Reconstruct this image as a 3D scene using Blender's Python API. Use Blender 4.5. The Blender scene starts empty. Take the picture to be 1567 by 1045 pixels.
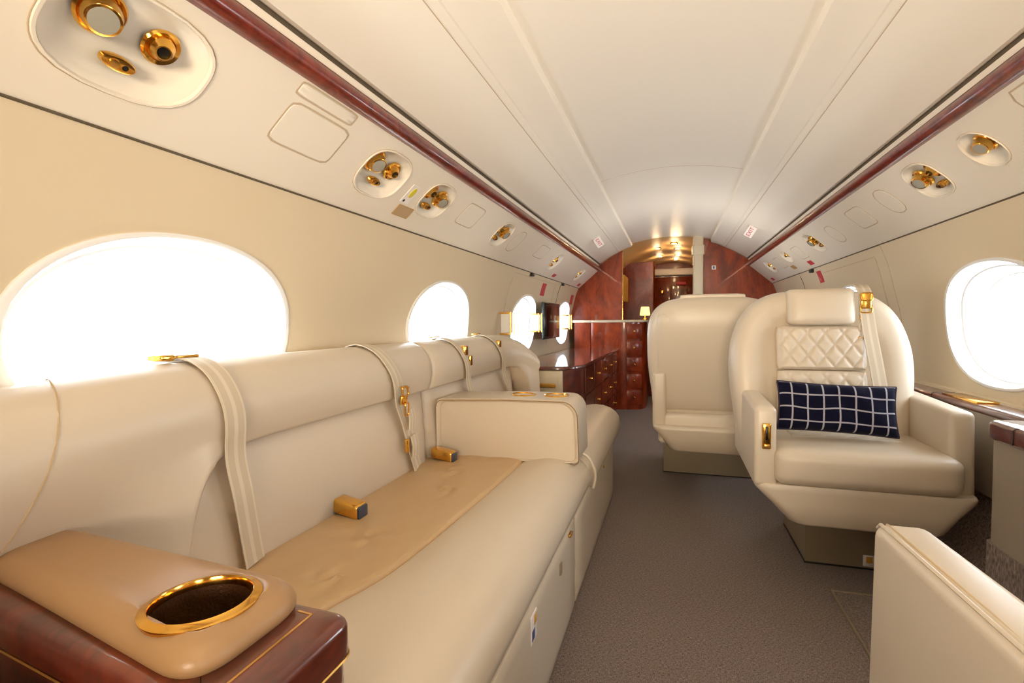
import bpy, bmesh, math, random
from mathutils import Vector, Matrix
C = bpy.context.scene.collection
SC = bpy.context.scene
PI = math.pi
random.seed(4)
# ------------------------------------------------------------------ camera, sky, exposure
cd = bpy.data.cameras.new('camera'); cam = bpy.data.objects.new('camera', cd); C.objects.link(cam)
cd.sensor_width = 36.0; cd.lens = 783.0/1567.0*36.0; cd.clip_start = 0.02; cd.clip_end = 100
def set_cam(th, ph, ro):
    th, ph, ro = map(math.radians, (th, ph, ro))
    R = Vector((math.cos(th), math.sin(th), 0)); F = Vector((-math.sin(th)*math.cos(ph), math.cos(th)*math.cos(ph), math.sin(ph)))
    U = R.cross(F)
    R2 = R*math.cos(ro)-U*math.sin(ro); U2 = U*math.cos(ro)+R*math.sin(ro)
    M = Matrix((R2, U2, -F)).transposed().to_4x4(); M.translation = Vector((0, 0, .95))
    cam.matrix_world = M
set_cam(17.345, -2.3095, .45)
SC.camera = cam
w = bpy.data.worlds.new('sky'); SC.world = w; w.use_nodes = True
bg = w.node_tree.nodes['Background']; bg.inputs[0].default_value = (.85, .925, 1.0, 1); bg.inputs[1].default_value = 14.0
SC.view_settings.view_transform = 'Standard'; SC.view_settings.look = 'None'; SC.view_settings.gamma = 1
SC.view_settings.use_curve_mapping = False
SC.view_settings.exposure = -0.18
try:
    SC.cycles.max_bounces = 16; SC.cycles.diffuse_bounces = 10; SC.cycles.glossy_bounces = 6; SC.cycles.transparent_max_bounces = 12
    SC.cycles.sample_clamp_indirect = 8; SC.cycles.caustics_reflective = False; SC.cycles.caustics_refractive = False
    SC.cycles.use_denoising = True
except Exception: pass
def portal(loc, rot, sx, sy):
    l = bpy.data.lights.new('window_daylight', 'AREA'); l.shape = 'RECTANGLE'; l.size = sx; l.size_y = sy
    l.cycles.is_portal = True
    o = bpy.data.objects.new('window_daylight', l); C.objects.link(o); o.location = loc; o.rotation_euler = rot
WL = [.892, 2.285, 3.725, 5.14]
WR = [-.70, .70, 2.12, 3.49, 4.88]
for y in WL: portal((-1.20, y, .925), (0, -PI/2, 0), .46, .72)
for y in WR: portal((1.17, y, .925), (0, PI/2, 0), .46, .72)

def area(name, loc, target, sx, sy, energy, color):
    l = bpy.data.lights.new(name, 'AREA'); l.shape = 'RECTANGLE'; l.size = sx; l.size_y = sy; l.energy = energy; l.color = color
    o = bpy.data.objects.new(name, l); C.objects.link(o); o.location = loc
    o.rotation_euler = (Vector(target)-Vector(loc)).to_track_quat('-Z', 'Y').to_euler(); return o
ul = area('aft_ceiling_fill', (.0, -1.3, 1.0), (.0, 1.5, 1.95), .8, .5, 27, (1, .82, .60)); ul.data.spread = math.radians(85)  # fill added behind the camera to brighten the ceiling, no fixture there
ul2 = area('forward_ceiling_fill', (.22, 4.0, .72), (.1, 4.1, 1.9), .45, .45, 4.2, (1, .93, .84)); ul2.data.spread = math.radians(140)  # unseen fill added behind the second chair, lifts the forward ceiling

# ------------------------------------------------------------------ materials
def lin(c):
    return tuple((v/255/12.92 if v/255 <= .04045 else ((v/255+.055)/1.055)**2.4) for v in c)
def mat(name, rgb, rough=.5, metal=0, spec=.5, bump=None, vary=None, coat=0, emit=None, sheen=0):
    """bump=(scale, strength, distance), vary=(scale, amount)"""
    m = bpy.data.materials.new(name); m.use_nodes = True; nt = m.node_tree; b = nt.nodes['Principled BSDF']
    c = lin(rgb)+(1,)
    b.inputs['Base Color'].default_value = c; b.inputs['Roughness'].default_value = rough
    b.inputs['Metallic'].default_value = metal; b.inputs['Specular IOR Level'].default_value = spec
    b.inputs['Coat Weight'].default_value = coat; b.inputs['Coat Roughness'].default_value = .05
    if sheen: b.inputs['Sheen Weight'].default_value = sheen
    tc = nt.nodes.new('ShaderNodeTexCoord')
    if vary:
        n = nt.nodes.new('ShaderNodeTexNoise'); n.inputs['Scale'].default_value = vary[0]; n.inputs['Detail'].default_value = 4
        nt.links.new(tc.outputs['Object'], n.inputs['Vector'])
        mx = nt.nodes.new('ShaderNodeMix'); mx.data_type = 'RGBA'
        mx.inputs['A'].default_value = tuple(v*(1-vary[1]) for v in c[:3])+(1,)
        mx.inputs['B'].default_value = tuple(min(1, v*(1+vary[1])) for v in c[:3])+(1,)
        nt.links.new(n.outputs['Fac'], mx.inputs['Factor']); nt.links.new(mx.outputs['Result'], b.inputs['Base Color'])
    if bump:
        n = nt.nodes.new('ShaderNodeTexNoise'); n.inputs['Scale'].default_value = bump[0]; n.inputs['Detail'].default_value = 3
        nt.links.new(tc.outputs['Object'], n.inputs['Vector'])
        bp = nt.nodes.new('ShaderNodeBump'); bp.inputs['Strength'].default_value = bump[1]; bp.inputs['Distance'].default_value = bump[2]
        nt.links.new(n.outputs['Fac'], bp.inputs['Height']); nt.links.new(bp.outputs['Normal'], b.inputs['Normal'])
    if emit:
        b.inputs['Emission Color'].default_value = lin(emit[0])+(1,); b.inputs['Emission Strength'].default_value = emit[1]
    return m
def wood(name, c1, c2, scale=6, stretch=(1, .25, 1), coat=1.0):
    m = mat(name, c1, .28, coat=coat, spec=.5 if coat > .5 else .25); nt = m.node_tree; b = nt.nodes['Principled BSDF']; tc = nt.nodes['Texture Coordinate']
    mp = nt.nodes.new('ShaderNodeMapping'); mp.inputs['Scale'].default_value = stretch
    nt.links.new(tc.outputs['Object'], mp.inputs['Vector'])
    n = nt.nodes.new('ShaderNodeTexNoise'); n.inputs['Scale'].default_value = scale; n.inputs['Detail'].default_value = 6; n.inputs['Distortion'].default_value = 2.2
    n2 = nt.nodes.new('ShaderNodeTexNoise'); n2.inputs['Scale'].default_value = scale*14; n2.inputs['Detail'].default_value = 5; n2.inputs['Distortion'].default_value = .6
    nt.links.new(mp.outputs[0], n.inputs['Vector']); nt.links.new(mp.outputs[0], n2.inputs['Vector'])
    ad = nt.nodes.new('ShaderNodeMath'); ad.operation = 'MULTIPLY_ADD'; ad.inputs[1].default_value = .45
    nt.links.new(n2.outputs['Fac'], ad.inputs[0]); nt.links.new(n.outputs['Fac'], ad.inputs[2])
    cr = nt.nodes.new('ShaderNodeValToRGB'); cr.color_ramp.elements[0].position = .52; cr.color_ramp.elements[1].position = .92
    cr.color_ramp.elements[0].color = lin(c2)+(1,); cr.color_ramp.elements[1].color = lin(c1)+(1,)
    nt.links.new(ad.outputs[0], cr.inputs[0]); nt.links.new(cr.outputs[0], b.inputs['Base Color'])
    return m
M = {}
M['liner'] = mat('wall liner', (218, 202, 172), .55, bump=(220, .05, .002))
M['psu'] = mat('service panel', (232, 223, 207), .45)
M['shoulder'] = mat('shoulder panel', (240, 234, 222), .5)
M['ceil'] = mat('headliner', (243, 238, 228), .35)
M['white'] = mat('window plastic', (240, 240, 238), .35)
M['leather'] = mat('cream leather', (207, 194, 174), .38, spec=.75, bump=(420, .10, .001), vary=(3, .03))
M['leather_pad_warmlit'] = mat('camel leather pad', (166, 131, 92), .36, bump=(420, .10, .001), vary=(3, .04))  # same cream leather, warm light and tone of its upward face put into colour
M['leather_warmlit'] = mat('warm-lit leather', (196, 165, 123), .36, bump=(420, .10, .001), vary=(3, .04))  # cream leather of the seat top, warm overhead light painted into the colour
M['seam'] = mat('stitched seam', (190, 165, 125), .6)
M['pipe_tan'] = mat('tan piping', (140, 112, 74), .6)
M['gap'] = mat('shadow gap', (96, 84, 66), .8)
M['groove'] = mat('panel joint', (192, 172, 144), .8)
M['gold'] = mat('polished gold', (240, 186, 90), .14, metal=1)
M['goldmatte'] = mat('brushed gold', (220, 170, 92), .3, metal=1)
M['black'] = mat('black plastic', (14, 13, 13), .35)
M['slate'] = mat('buckle face', (58, 66, 82), .3)
M['lens'] = mat('frosted lens', (150, 147, 136), .2)
M['beige'] = mat('beige laminate', (214, 202, 176), .4)
M['plinth'] = mat('taupe plinth metal', (148, 134, 110), .42, metal=.25)
M['panelgrey'] = mat('side panel laminate', (150, 138, 122), .5)
M['belt'] = mat('webbing', (222, 208, 184), .55)
M['tvface'] = mat('screen', (52, 30, 22), .12)
M['dark'] = mat('dark glass', (22, 30, 30), .15)
M['red'] = mat('red print', (196, 62, 72), .5)
M['signwhite'] = mat('sign white', (238, 232, 228), .5)
M['yellow'] = mat('yellow print', (214, 200, 60), .5)
M['amber'] = mat('amber print', (216, 160, 60), .5)
M['brass'] = mat('brass placard', (200, 164, 112), .45, metal=.3)
M['blue'] = mat('blue print', (60, 80, 130), .5)
M['lampglow'] = mat('lit lamp', (255, 235, 200), .5, emit=((255, 214, 150), 9))
M['shadeglow'] = mat('lit shade', (255, 225, 170), .5, emit=((255, 206, 130), 2.2))
M['drape'] = mat('gold drape', (206, 160, 70), .5, metal=.4)
M['wood'] = wood('burl wood', (118, 46, 24), (62, 20, 12), 7, (1, .3, 1))
M['woodrail'] = wood('red mahogany rail', (128, 46, 30), (78, 22, 16), 22, (1, .7, 1), .55)
M['cupwell'] = mat('dark woven cup well', (74, 44, 16), .5, metal=.45, bump=(300, .6, .002), vary=(60, .4))
M['woodfar'] = wood('mahogany bulkhead', (158, 62, 25), (100, 32, 12), 3.5, (1.4, 1.4, .5), .3)
M['woodledge'] = wood('ledge mahogany', (118, 62, 40), (76, 34, 22), 8, (1, .3, 1))
def carpet():
    m = mat('carpet', (126, 112, 102), .95, spec=.1, sheen=.15); nt = m.node_tree; b = nt.nodes['Principled BSDF']; tc = nt.nodes['Texture Coordinate']
    hs = []
    for sc_, st in ((1, (620, 130, 60)), (1, (130, 620, 60))):
        mp = nt.nodes.new('ShaderNodeMapping'); mp.inputs['Scale'].default_value = st
        nt.links.new(tc.outputs['Object'], mp.inputs['Vector'])
        n = nt.nodes.new('ShaderNodeTexNoise'); n.inputs['Scale'].default_value = 1; n.inputs['Detail'].default_value = 2
        nt.links.new(mp.outputs[0], n.inputs['Vector']); hs.append(n)
    ad = nt.nodes.new('ShaderNodeMath'); ad.operation = 'ADD'
    nt.links.new(hs[0].outputs['Fac'], ad.inputs[0]); nt.links.new(hs[1].outputs['Fac'], ad.inputs[1])
    cr = nt.nodes.new('ShaderNodeValToRGB'); cr.color_ramp.elements[0].position = .75; cr.color_ramp.elements[1].position = 1.25
    cr.color_ramp.elements[0].position = .35; cr.color_ramp.elements[1].position = .65
    hf = nt.nodes.new('ShaderNodeMath'); hf.operation = 'MULTIPLY'; hf.inputs[1].default_value = .5
    nt.links.new(ad.outputs[0], hf.inputs[0]); nt.links.new(hf.outputs[0], cr.inputs[0])
    cr.color_ramp.elements[0].color = lin((58, 48, 44))+(1,); cr.color_ramp.elements[1].color = lin((160, 143, 133))+(1,)
    nt.links.new(cr.outputs[0], b.inputs['Base Color'])
    bp = nt.nodes.new('ShaderNodeBump'); bp.inputs['Strength'].default_value = .5; bp.inputs['Distance'].default_value = .003
    nt.links.new(hf.outputs[0], bp.inputs['Height']); nt.links.new(bp.outputs['Normal'], b.inputs['Normal'])
    return m
M['carpet'] = carpet()
def uvmat(name, base, build):
    m = mat(name, base, .6); nt = m.node_tree; build(nt, nt.nodes['Principled BSDF']); return m
def _stripe(nt, b):   # woven belt: two slightly darker lengthwise stripes
    uv = nt.nodes.new('ShaderNodeUVMap'); sp = nt.nodes.new('ShaderNodeSeparateXYZ'); nt.links.new(uv.outputs[0], sp.inputs[0])
    mu = nt.nodes.new('ShaderNodeMath'); mu.operation = 'MULTIPLY'; mu.inputs[1].default_value = 4*PI; nt.links.new(sp.outputs[0], mu.inputs[0])
    co = nt.nodes.new('ShaderNodeMath'); co.operation = 'COSINE'; nt.links.new(mu.outputs[0], co.inputs[0])
    cr = nt.nodes.new('ShaderNodeValToRGB'); cr.color_ramp.elements[0].position = .2; cr.color_ramp.elements[1].position = .6
    cr.color_ramp.elements[0].color = lin((206, 192, 168))+(1,); cr.color_ramp.elements[1].color = lin((222, 210, 189))+(1,)
    nt.links.new(co.outputs[0], cr.inputs[0]); nt.links.new(cr.outputs[0], b.inputs['Base Color'])
    w_ = nt.nodes.new('ShaderNodeTexWave'); w_.inputs['Scale'].default_value = 60; w_.bands_direction = 'Y'; nt.links.new(uv.outputs[0], w_.inputs['Vector'])
    bp = nt.nodes.new('ShaderNodeBump'); bp.inputs['Strength'].default_value = .3; bp.inputs['Distance'].default_value = .001
    nt.links.new(w_.outputs['Fac'], bp.inputs['Height']); nt.links.new(bp.outputs['Normal'], b.inputs['Normal'])
M['belt'] = uvmat('striped webbing', (222, 208, 184), _stripe)
def _plaid(nt, b):
    uv = nt.nodes.new('ShaderNodeUVMap'); sp = nt.nodes.new('ShaderNodeSeparateXYZ'); nt.links.new(uv.outputs[0], sp.inputs[0])
    outs = []
    for k, n_ in ((0, 7.6), (1, 3.7)):
        mu = nt.nodes.new('ShaderNodeMath'); mu.operation = 'MULTIPLY'; mu.inputs[1].default_value = n_; nt.links.new(sp.outputs[k], mu.inputs[0])
        ad = nt.nodes.new('ShaderNodeMath'); ad.operation = 'ADD'; ad.inputs[1].default_value = .22 if k == 0 else .38; nt.links.new(mu.outputs[0], ad.inputs[0])
        fr = nt.nodes.new('ShaderNodeMath'); fr.operation = 'FRACT'; nt.links.new(ad.outputs[0], fr.inputs[0])
        lt = nt.nodes.new('ShaderNodeMath'); lt.operation = 'LESS_THAN'; lt.inputs[1].default_value = .105; nt.links.new(fr.outputs[0], lt.inputs[0]); outs.append(lt)
    mx = nt.nodes.new('ShaderNodeMath'); mx.operation = 'MAXIMUM'; nt.links.new(outs[0].outputs[0], mx.inputs[0]); nt.links.new(outs[1].outputs[0], mx.inputs[1])
    mi = nt.nodes.new('ShaderNodeMix'); mi.data_type = 'RGBA'; mi.inputs['A'].default_value = lin((12, 14, 38))+(1,); mi.inputs['B'].default_value = lin((168, 168, 182))+(1,)
    nt.links.new(mx.outputs[0], mi.inputs['Factor']); nt.links.new(mi.outputs['Result'], b.inputs['Base Color'])
    b.inputs['Roughness'].default_value = .95; b.inputs['Specular IOR Level'].default_value = .15; b.inputs['Sheen Weight'].default_value = .03
M['plaid'] = uvmat('navy windowpane wool', (18, 20, 44), _plaid)
def glass():
    m = bpy.data.materials.new('pane glass'); m.use_nodes = True; nt = m.node_tree; nt.nodes.clear()
    o = nt.nodes.new('ShaderNodeOutputMaterial'); t = nt.nodes.new('ShaderNodeBsdfTransparent'); g = nt.nodes.new('ShaderNodeBsdfGlossy'); g.inputs['Roughness'].default_value = .02
    mx = nt.nodes.new('ShaderNodeMixShader'); mx.inputs[0].default_value = .05
    nt.links.new(t.outputs[0], mx.inputs[1]); nt.links.new(g.outputs[0], mx.inputs[2]); nt.links.new(mx.outputs[0], o.inputs[0]); return m
M['glass'] = glass()

# ------------------------------------------------------------------ helpers
def wloc(o):
    v = Vector((0, 0, 0))
    while o: v = v+Vector(o.location); o = o.parent
    return v
def obj(name, verts, faces, m, parent=None, smooth=True, uv=None, ang=40):
    me = bpy.data.meshes.new(name)
    off = wloc(parent) if parent else Vector((0, 0, 0))
    me.from_pydata([tuple(Vector(v)-off) for v in verts], [], faces)
    me.materials.append(M[m] if isinstance(m, str) else m)
    if uv:
        ul = me.uv_layers.new(name='UVMap')
        for l in me.loops: ul.data[l.index].uv = uv[l.vertex_index]
    bm = bmesh.new(); bm.from_mesh(me); bmesh.ops.recalc_face_normals(bm, faces=bm.faces)
    if smooth:
        a = math.radians(ang)
        for f in bm.faces: f.smooth = True
        for e in bm.edges:
            if len(e.link_faces) == 2 and e.calc_face_angle(0) > a: e.smooth = False
    bm.to_mesh(me); bm.free()
    o = bpy.data.objects.new(name, me); C.objects.link(o)
    if parent: o.parent = parent
    return o
def empty(name, loc, label, cat, group=None, rz=0):
    o = bpy.data.objects.new(name, None); C.objects.link(o); o.location = loc; o.rotation_euler = (0, 0, rz); o.empty_display_size = .05
    if label: o['label'] = label; o['category'] = cat
    if group: o['group'] = group
    return o
def tag(o, label, cat, group=None):
    o['label'] = label; o['category'] = cat
    if group: o['group'] = group
    return o
def struct(o, label=None, cat='structure'):
    o['kind'] = 'structure'
    if label: o['label'] = label; o['category'] = cat
    return o
def plab(o, label): o['label'] = label; return o
def rbox(name, b, r, m, parent=None, seg=4, shear=None):
    x0, x1, y0, y1, z0, z1 = b
    bm = bmesh.new(); bmesh.ops.create_cube(bm, size=1)
    for v in bm.verts: v.co = Vector(((x0+x1)/2+v.co.x*(x1-x0), (y0+y1)/2+v.co.y*(y1-y0), (z0+z1)/2+v.co.z*(z1-z0)))
    if r: bmesh.ops.bevel(bm, geom=bm.edges[:], offset=min(r, .49*min(x1-x0, y1-y0, z1-z0)), segments=seg, profile=.5, affect='EDGES')
    vs = [v.co.copy() for v in bm.verts]
    if shear: vs = [Vector(shear(v)) for v in vs]
    for i, v in enumerate(bm.verts): v.index = i
    fs = [[v.index for v in f.verts] for f in bm.faces]; bm.free()
    return obj(name, vs, fs, m, parent, ang=50)
def cushion(name, b, r, m, parent=None, n=14, puff=(0, 0, .012), fn=None, top_only=False):
    """rounded box on a fine grid, faces domed by puff (per axis)"""
    x0, x1, y0, y1, z0, z1 = b; c = Vector(((x0+x1)/2, (y0+y1)/2, (z0+z1)/2)); h = Vector(((x1-x0)/2, (y1-y0)/2, (z1-z0)/2))
    idx = {}; vs = []; fs = []; uvs = []
    def vid(i, j, k):
        key = (i, j, k)
        if key not in idx:
            q = []
            for t, hh in zip(key, h):
                u = 2*t/n-1
                q.append(u*hh)
            q = Vector(q)
            inner = Vector([max(-(hh-r), min(hh-r, qq)) for qq, hh in zip(q, h)])
            d = q-inner
            # redistribute so that corners get geometry
            s = inner+(d.normalized()*r if d.length > 1e-9 else d)
            u, v, w_ = (s.x/h.x, s.y/h.y, s.z/h.z)
            f = lambda a: max(0, 1-abs(a)**2.5)
            s.x += puff[0]*f(v)*f(w_)*u; s.y += puff[1]*f(u)*f(w_)*v; s.z += puff[2]*f(u)*f(v)*(w_ if not top_only else max(0, w_))
            p_ = c+s
            if fn: p_ = Vector(fn(p_))
            idx[key] = len(vs); vs.append(p_); uvs.append((i/n, k/n))
        return idx[key]
    for a in range(n):
        for b_ in range(n):
            fs += [(vid(a, b_, 0), vid(a+1, b_, 0), vid(a+1, b_+1, 0), vid(a, b_+1, 0)), (vid(a, b_, n), vid(a+1, b_, n), vid(a+1, b_+1, n), vid(a, b_+1, n)),
                   (vid(a, 0, b_), vid(a+1, 0, b_), vid(a+1, 0, b_+1), vid(a, 0, b_+1)), (vid(a, n, b_), vid(a+1, n, b_), vid(a+1, n, b_+1), vid(a, n, b_+1)),
                   (vid(0, a, b_), vid(0, a+1, b_), vid(0, a+1, b_+1), vid(0, a, b_+1)), (vid(n, a, b_), vid(n, a+1, b_), vid(n, a+1, b_+1), vid(n, a, b_+1))]
    return obj(name, vs, fs, m, parent, uv=uvs, ang=60)
def loft(name, rings, m, parent=None, closed=True, cap=True, ang=40, uv=None):
    n = len(rings[0]); vs = [p for r in rings for p in r]; fs = []
    for i in range(len(rings)-1):
        for j in range(n if closed else n-1):
            a = i*n+j; b = i*n+(j+1) % n; fs.append((a, b, b+n, a+n))
    if cap and closed:
        if cap != 'end': fs.append(list(range(n)))
        fs.append(list(range((len(rings)-1)*n, len(rings)*n)))
    return obj(name, vs, fs, m, parent, ang=ang, uv=uv)
def extrude_y(name, prof, y0, y1, m, parent=None, closed=True, ang=30, steps=1):
    rings = [[(x, y0+(y1-y0)*k/steps, z) for x, z in prof] for k in range(steps+1)]
    return loft(name, rings, m, parent, closed, closed, ang)
def tube(name, path, r, m, parent=None, n=8, closed=False):
    P = [Vector(p) for p in path]; rings = []; up = Vector((0, 0, 1)); prev = None
    for i, p in enumerate(P):
        if closed: t = (P[(i+1) % len(P)]-P[i-1]).normalized()
        else: t = (P[min(i+1, len(P)-1)]-P[max(i-1, 0)]).normalized()
        if prev is None:
            a = t.cross(up) if abs(t.dot(up)) < .9 else t.cross(Vector((1, 0, 0)))
        else: a = prev-t*prev.dot(t)
        a.normalize(); prev = a; b = t.cross(a)
        rr = r[i] if isinstance(r, (list, tuple)) else r
        rings.append([p+a*math.cos(2*PI*k/n)*rr+b*math.sin(2*PI*k/n)*rr for k in range(n)])
    if closed: rings.append(rings[0])
    return loft(name, rings, m, parent, True, not closed, 60)
def frame_of(nrm, tan=None):
    n = Vector(nrm).normalized(); t = Vector(tan) if tan else (Vector((0, 1, 0)) if abs(n.y) < .9 else Vector((1, 0, 0)))
    t = (t-n*t.dot(n)).normalized(); return n, t, n.cross(t)
def lathe(name, prof, org, nrm, m, parent=None, n=28, sx=1, sy=1, tan=None):
    """prof list of (radius, height) around axis nrm at org"""
    nn, t, b = frame_of(nrm, tan); org = Vector(org)
    rings = [[org+nn*h+t*r*sx*math.cos(2*PI*k/n)+b*r*sy*math.sin(2*PI*k/n) for k in range(n)] for r, h in prof]
    return loft(name, rings, m, parent, True, True, 35)
def ribbon(name, pts, w_, m, parent=None, side=(0, 1, 0), th=.0025):
    """flat strap along pts; side = direction across"""
    P = [Vector(p) for p in pts]; s = Vector(side).normalized(); rings = []; uv = []
    L = 0
    for i, p in enumerate(P):
        t = (P[min(i+1, len(P)-1)]-P[max(i-1, 0)]).normalized(); sd = (s-t*s.dot(t)).normalized(); n = t.cross(sd).normalized()
        if i: L += (P[i]-P[i-1]).length
        q = []
        for k in range(7): u = k/6; q.append(p+sd*(u-.5)*w_+n*th*.5); uv.append((u, L*10))
        for k in range(7): u = 1-k/6; q.append(p+sd*(u-.5)*w_-n*th*.5); uv.append((u, L*10))
        rings.append(q)
    return loft(name, rings, m, parent, True, True, 50, uv)
def smooth_path(pts, n=6):
    P = [Vector(p) for p in pts]; out = []
    for i in range(len(P)-1):
        p0 = P[max(i-1, 0)]; p1 = P[i]; p2 = P[i+1]; p3 = P[min(i+2, len(P)-1)]
        for k in range(n):
            t = k/n
            out.append(.5*((2*p1)+(-p0+p2)*t+(2*p0-5*p1+4*p2-p3)*t*t+(-p0+3*p1-3*p2+p3)*t**3))
    out.append(P[-1]); return out
def text(name, s, size, org, xdir, ydir, m, parent=None, depth=.0006):
    cu = bpy.data.curves.new(name, 'FONT'); cu.body = s; cu.size = size; cu.align_x = 'CENTER'; cu.align_y = 'CENTER'; cu.extrude = depth
    t = bpy.data.objects.new(name, cu); C.objects.link(t)
    me = bpy.data.meshes.new_from_object(t.evaluated_get(bpy.context.evaluated_depsgraph_get()))
    bpy.data.objects.remove(t)
    x = Vector(xdir).normalized(); y = Vector(ydir); y = (y-x*y.dot(x)).normalized(); z = x.cross(y)
    vs = [Vector(org)+x*v.co.x+y*v.co.y+z*v.co.z for v in me.vertices]; fs = [list(p.vertices) for p in me.polygons]
    return obj(name, vs, fs, m, parent, smooth=False)
def lerp(tab, t):
    if t <= tab[0][0]: return tab[0][1]
    for (a, b), (c, d) in zip(tab, tab[1:]):
        if t <= c: return b+(d-b)*(t-a)/(c-a)
    return tab[-1][1]
def catmull(tab, t):
    n = len(tab)
    if t <= tab[0][0]: return tab[0][1]
    for i in range(n-1):
        if t <= tab[i+1][0]:
            x0, y0 = tab[i]; x1, y1 = tab[i+1]
            m0 = (y1-tab[max(i-1, 0)][1])/(x1-tab[max(i-1, 0)][0]); m1 = (tab[min(i+2, n-1)][1]-y0)/(tab[min(i+2, n-1)][0]-x0)
            h = x1-x0; s = (t-x0)/h
            return (2*s**3-3*s*s+1)*y0+(s**3-2*s*s+s)*h*m0+(-2*s**3+3*s*s)*y1+(s**3-s*s)*h*m1
    return tab[-1][1]

# ------------------------------------------------------------------ shell
CX = -.015; YB = 5.6; YA = -2.9; YE = 8.3
def outline(a, b, n, th):
    c, s = math.cos(th), math.sin(th); r = (abs(c/a)**n+abs(s/b)**n)**(-1/n); return r*c, r*s
def holed(name, S, u0, u1, v0, v1, cells, m, parent=None, seg=56, rings=7, nv=14):
    """surface S(u,v) over a rectangle; cells=[(ua,ub,uc,vc,a,b,n)] each with a hole; the rest plain"""
    vs = []; fs = []
    ua, ub, uc, vc = cells[0][:4]; hw = (ub-ua)/2
    vl = {v0, v1}
    for k in range(seg):
        th = 2*PI*k/seg; c = math.cos(th)
        if c > 1e-9:
            v_ = vc+math.tan(th)*hw
            if v0 < v_ < v1: vl.add(v_)
    vl = sorted(vl); nv = len(vl)-1
    def add_grid(a, b, nu):
        base = len(vs)
        for i in range(nu+1):
            for j in range(nv+1): vs.append(S(a+(b-a)*i/nu, vl[j]))
        for i in range(nu):
            for j in range(nv): q = base+i*(nv+1)+j; fs.append((q, q+1, q+nv+2, q+nv+1))
    cur = u0
    for (ua, ub, uc, vc, a, b, n) in sorted(cells):
        if ua > cur+1e-6: add_grid(cur, ua, 2)
        angs = sorted([2*PI*k/seg for k in range(seg)]+[math.atan2(vv-vc, uu-uc) % (2*PI) for uu in (ua, ub) for vv in (v0, v1)])
        base = len(vs); N = len(angs)
        for k in range(rings+1):
            t = k/rings
            for th in angs:
                iu, iv = outline(a, b, n, th); c, s = math.cos(th), math.sin(th)
                ru = ((ub-uc) if c > 0 else (ua-uc))/c if abs(c) > 1e-9 else 1e9; rv = ((v1-vc) if s > 0 else (v0-vc))/s if abs(s) > 1e-9 else 1e9
                r = min(ru, rv); vs.append(S(uc+iu*(1-t)+r*c*t, vc+iv*(1-t)+r*s*t))
        for k in range(rings):
            for i in range(N): p = base+k*N+i; q = base+k*N+(i+1) % N; fs.append((p, q, q+N, p+N))
        cur = ub
    if cur < u1-1e-6: add_grid(cur, u1, 2)
    return obj(name, vs, fs, m, parent, ang=30)
WT = [(0, .84), (.2, .95), (.45, 1.025), (.7, 1.062), (.925, 1.062), (1.1, 1.025), (1.22, .996), (1.325, .953)]
def W(z): return catmull(WT, z)
ZC = .925; WA = .336; WB = .213
for side, name, wins in ((-1, 'wall_left', WL), (1, 'wall_right', WR)):
    S = lambda y, z, s=side: Vector((CX+s*W(z), y, z))
    cells = [(y-.60, y+.60, y, ZC, WA, WB, 2.15) for y in wins]
    o = holed(name, S, YA, YE, 0, 1.325, cells, 'liner'); struct(o)
    for i, y in enumerate(wins):
        wn = empty('window_%d' % (i+1+(0 if side < 0 else 4)), (CX+side*1.06, y, ZC), None, None); wn['kind'] = 'structure'
        wn['label'] = 'oval cabin window with white liner, %s side wall' % ('left' if side < 0 else 'right')
        def ring(sc, d, zs=1.0, tilt=0):
            out = []
            for k in range(64):
                u, v = outline(WA, WB, 2.15, 2*PI*k/64); p = S(y+u*sc, ZC+v*sc*zs)
                out.append(p+Vector((side*d, 0, 0)))
            return out
        loft('frame', [ring(.985, .004), ring(.985, -.006), ring(1.01, -.008), ring(1.035, -.005), ring(1.04, .003)], 'white', wn, True, False, 60)
        loft('reveal', [ring(.985, -.003), ring(.965, .012), ring(.93, .03), ring(.925, .034), ring(.90, .036), ring(.885, .055), ring(.83, .090), ring(.815, .093)], 'white', wn, True, False, 25)
        loft('inner_frame', [ring(.82, .090), ring(.79, .090), ring(.78, .098), ring(.76, .112)], 'white', wn, True, False, 25)
        r = ring(.78, .106); r2 = ring(.78, .108)
        loft('pane', [r, r2], 'glass', wn)
# service panels (bottom of the overhead), with real recesses
PL = lambda u, v: Vector((CX-(.95-.205*v), u, 1.31+.18*v))
PR = lambda u, v: Vector((CX+(.95-.205*v), u, 1.31+.18*v))
CL = [(.645, .53, .132, .32, 2.6, 'lan'), (1.42, .53, .112, .30, 2.8, 'lan'), (1.79, .53, .10, .28, 2.8, 'aln'), (2.585, .53, .096, .28, 2.8, 'aln'), (3.90, .50, .10, .28, 2.6, 'an'), (5.0, .48, .10, .28, 2.6, 'an')]
CR = [(1.755, .57, .066, .24, 2.2, 'l'), (2.085, .56, .094, .28, 2.8, 'aln'), (3.53, .55, .095, .28, 2.8, 'aln'), (4.29, .58, .09, .22, 2.6, 'a'), (4.98, .54, .10, .26, 2.6, 'an'), (.55, .55, .12, .3, 2.6, '')]
CR = [c for c in CR if c[5]]
def psu_n(S, u, v):
    e = 1e-3; a = S(u+e, v)-S(u-e, v); b = S(u, v+e)-S(u, v-e); n = a.cross(b).normalized()
    if n.z > 0: n = -n
    return n
psu = {}
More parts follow.
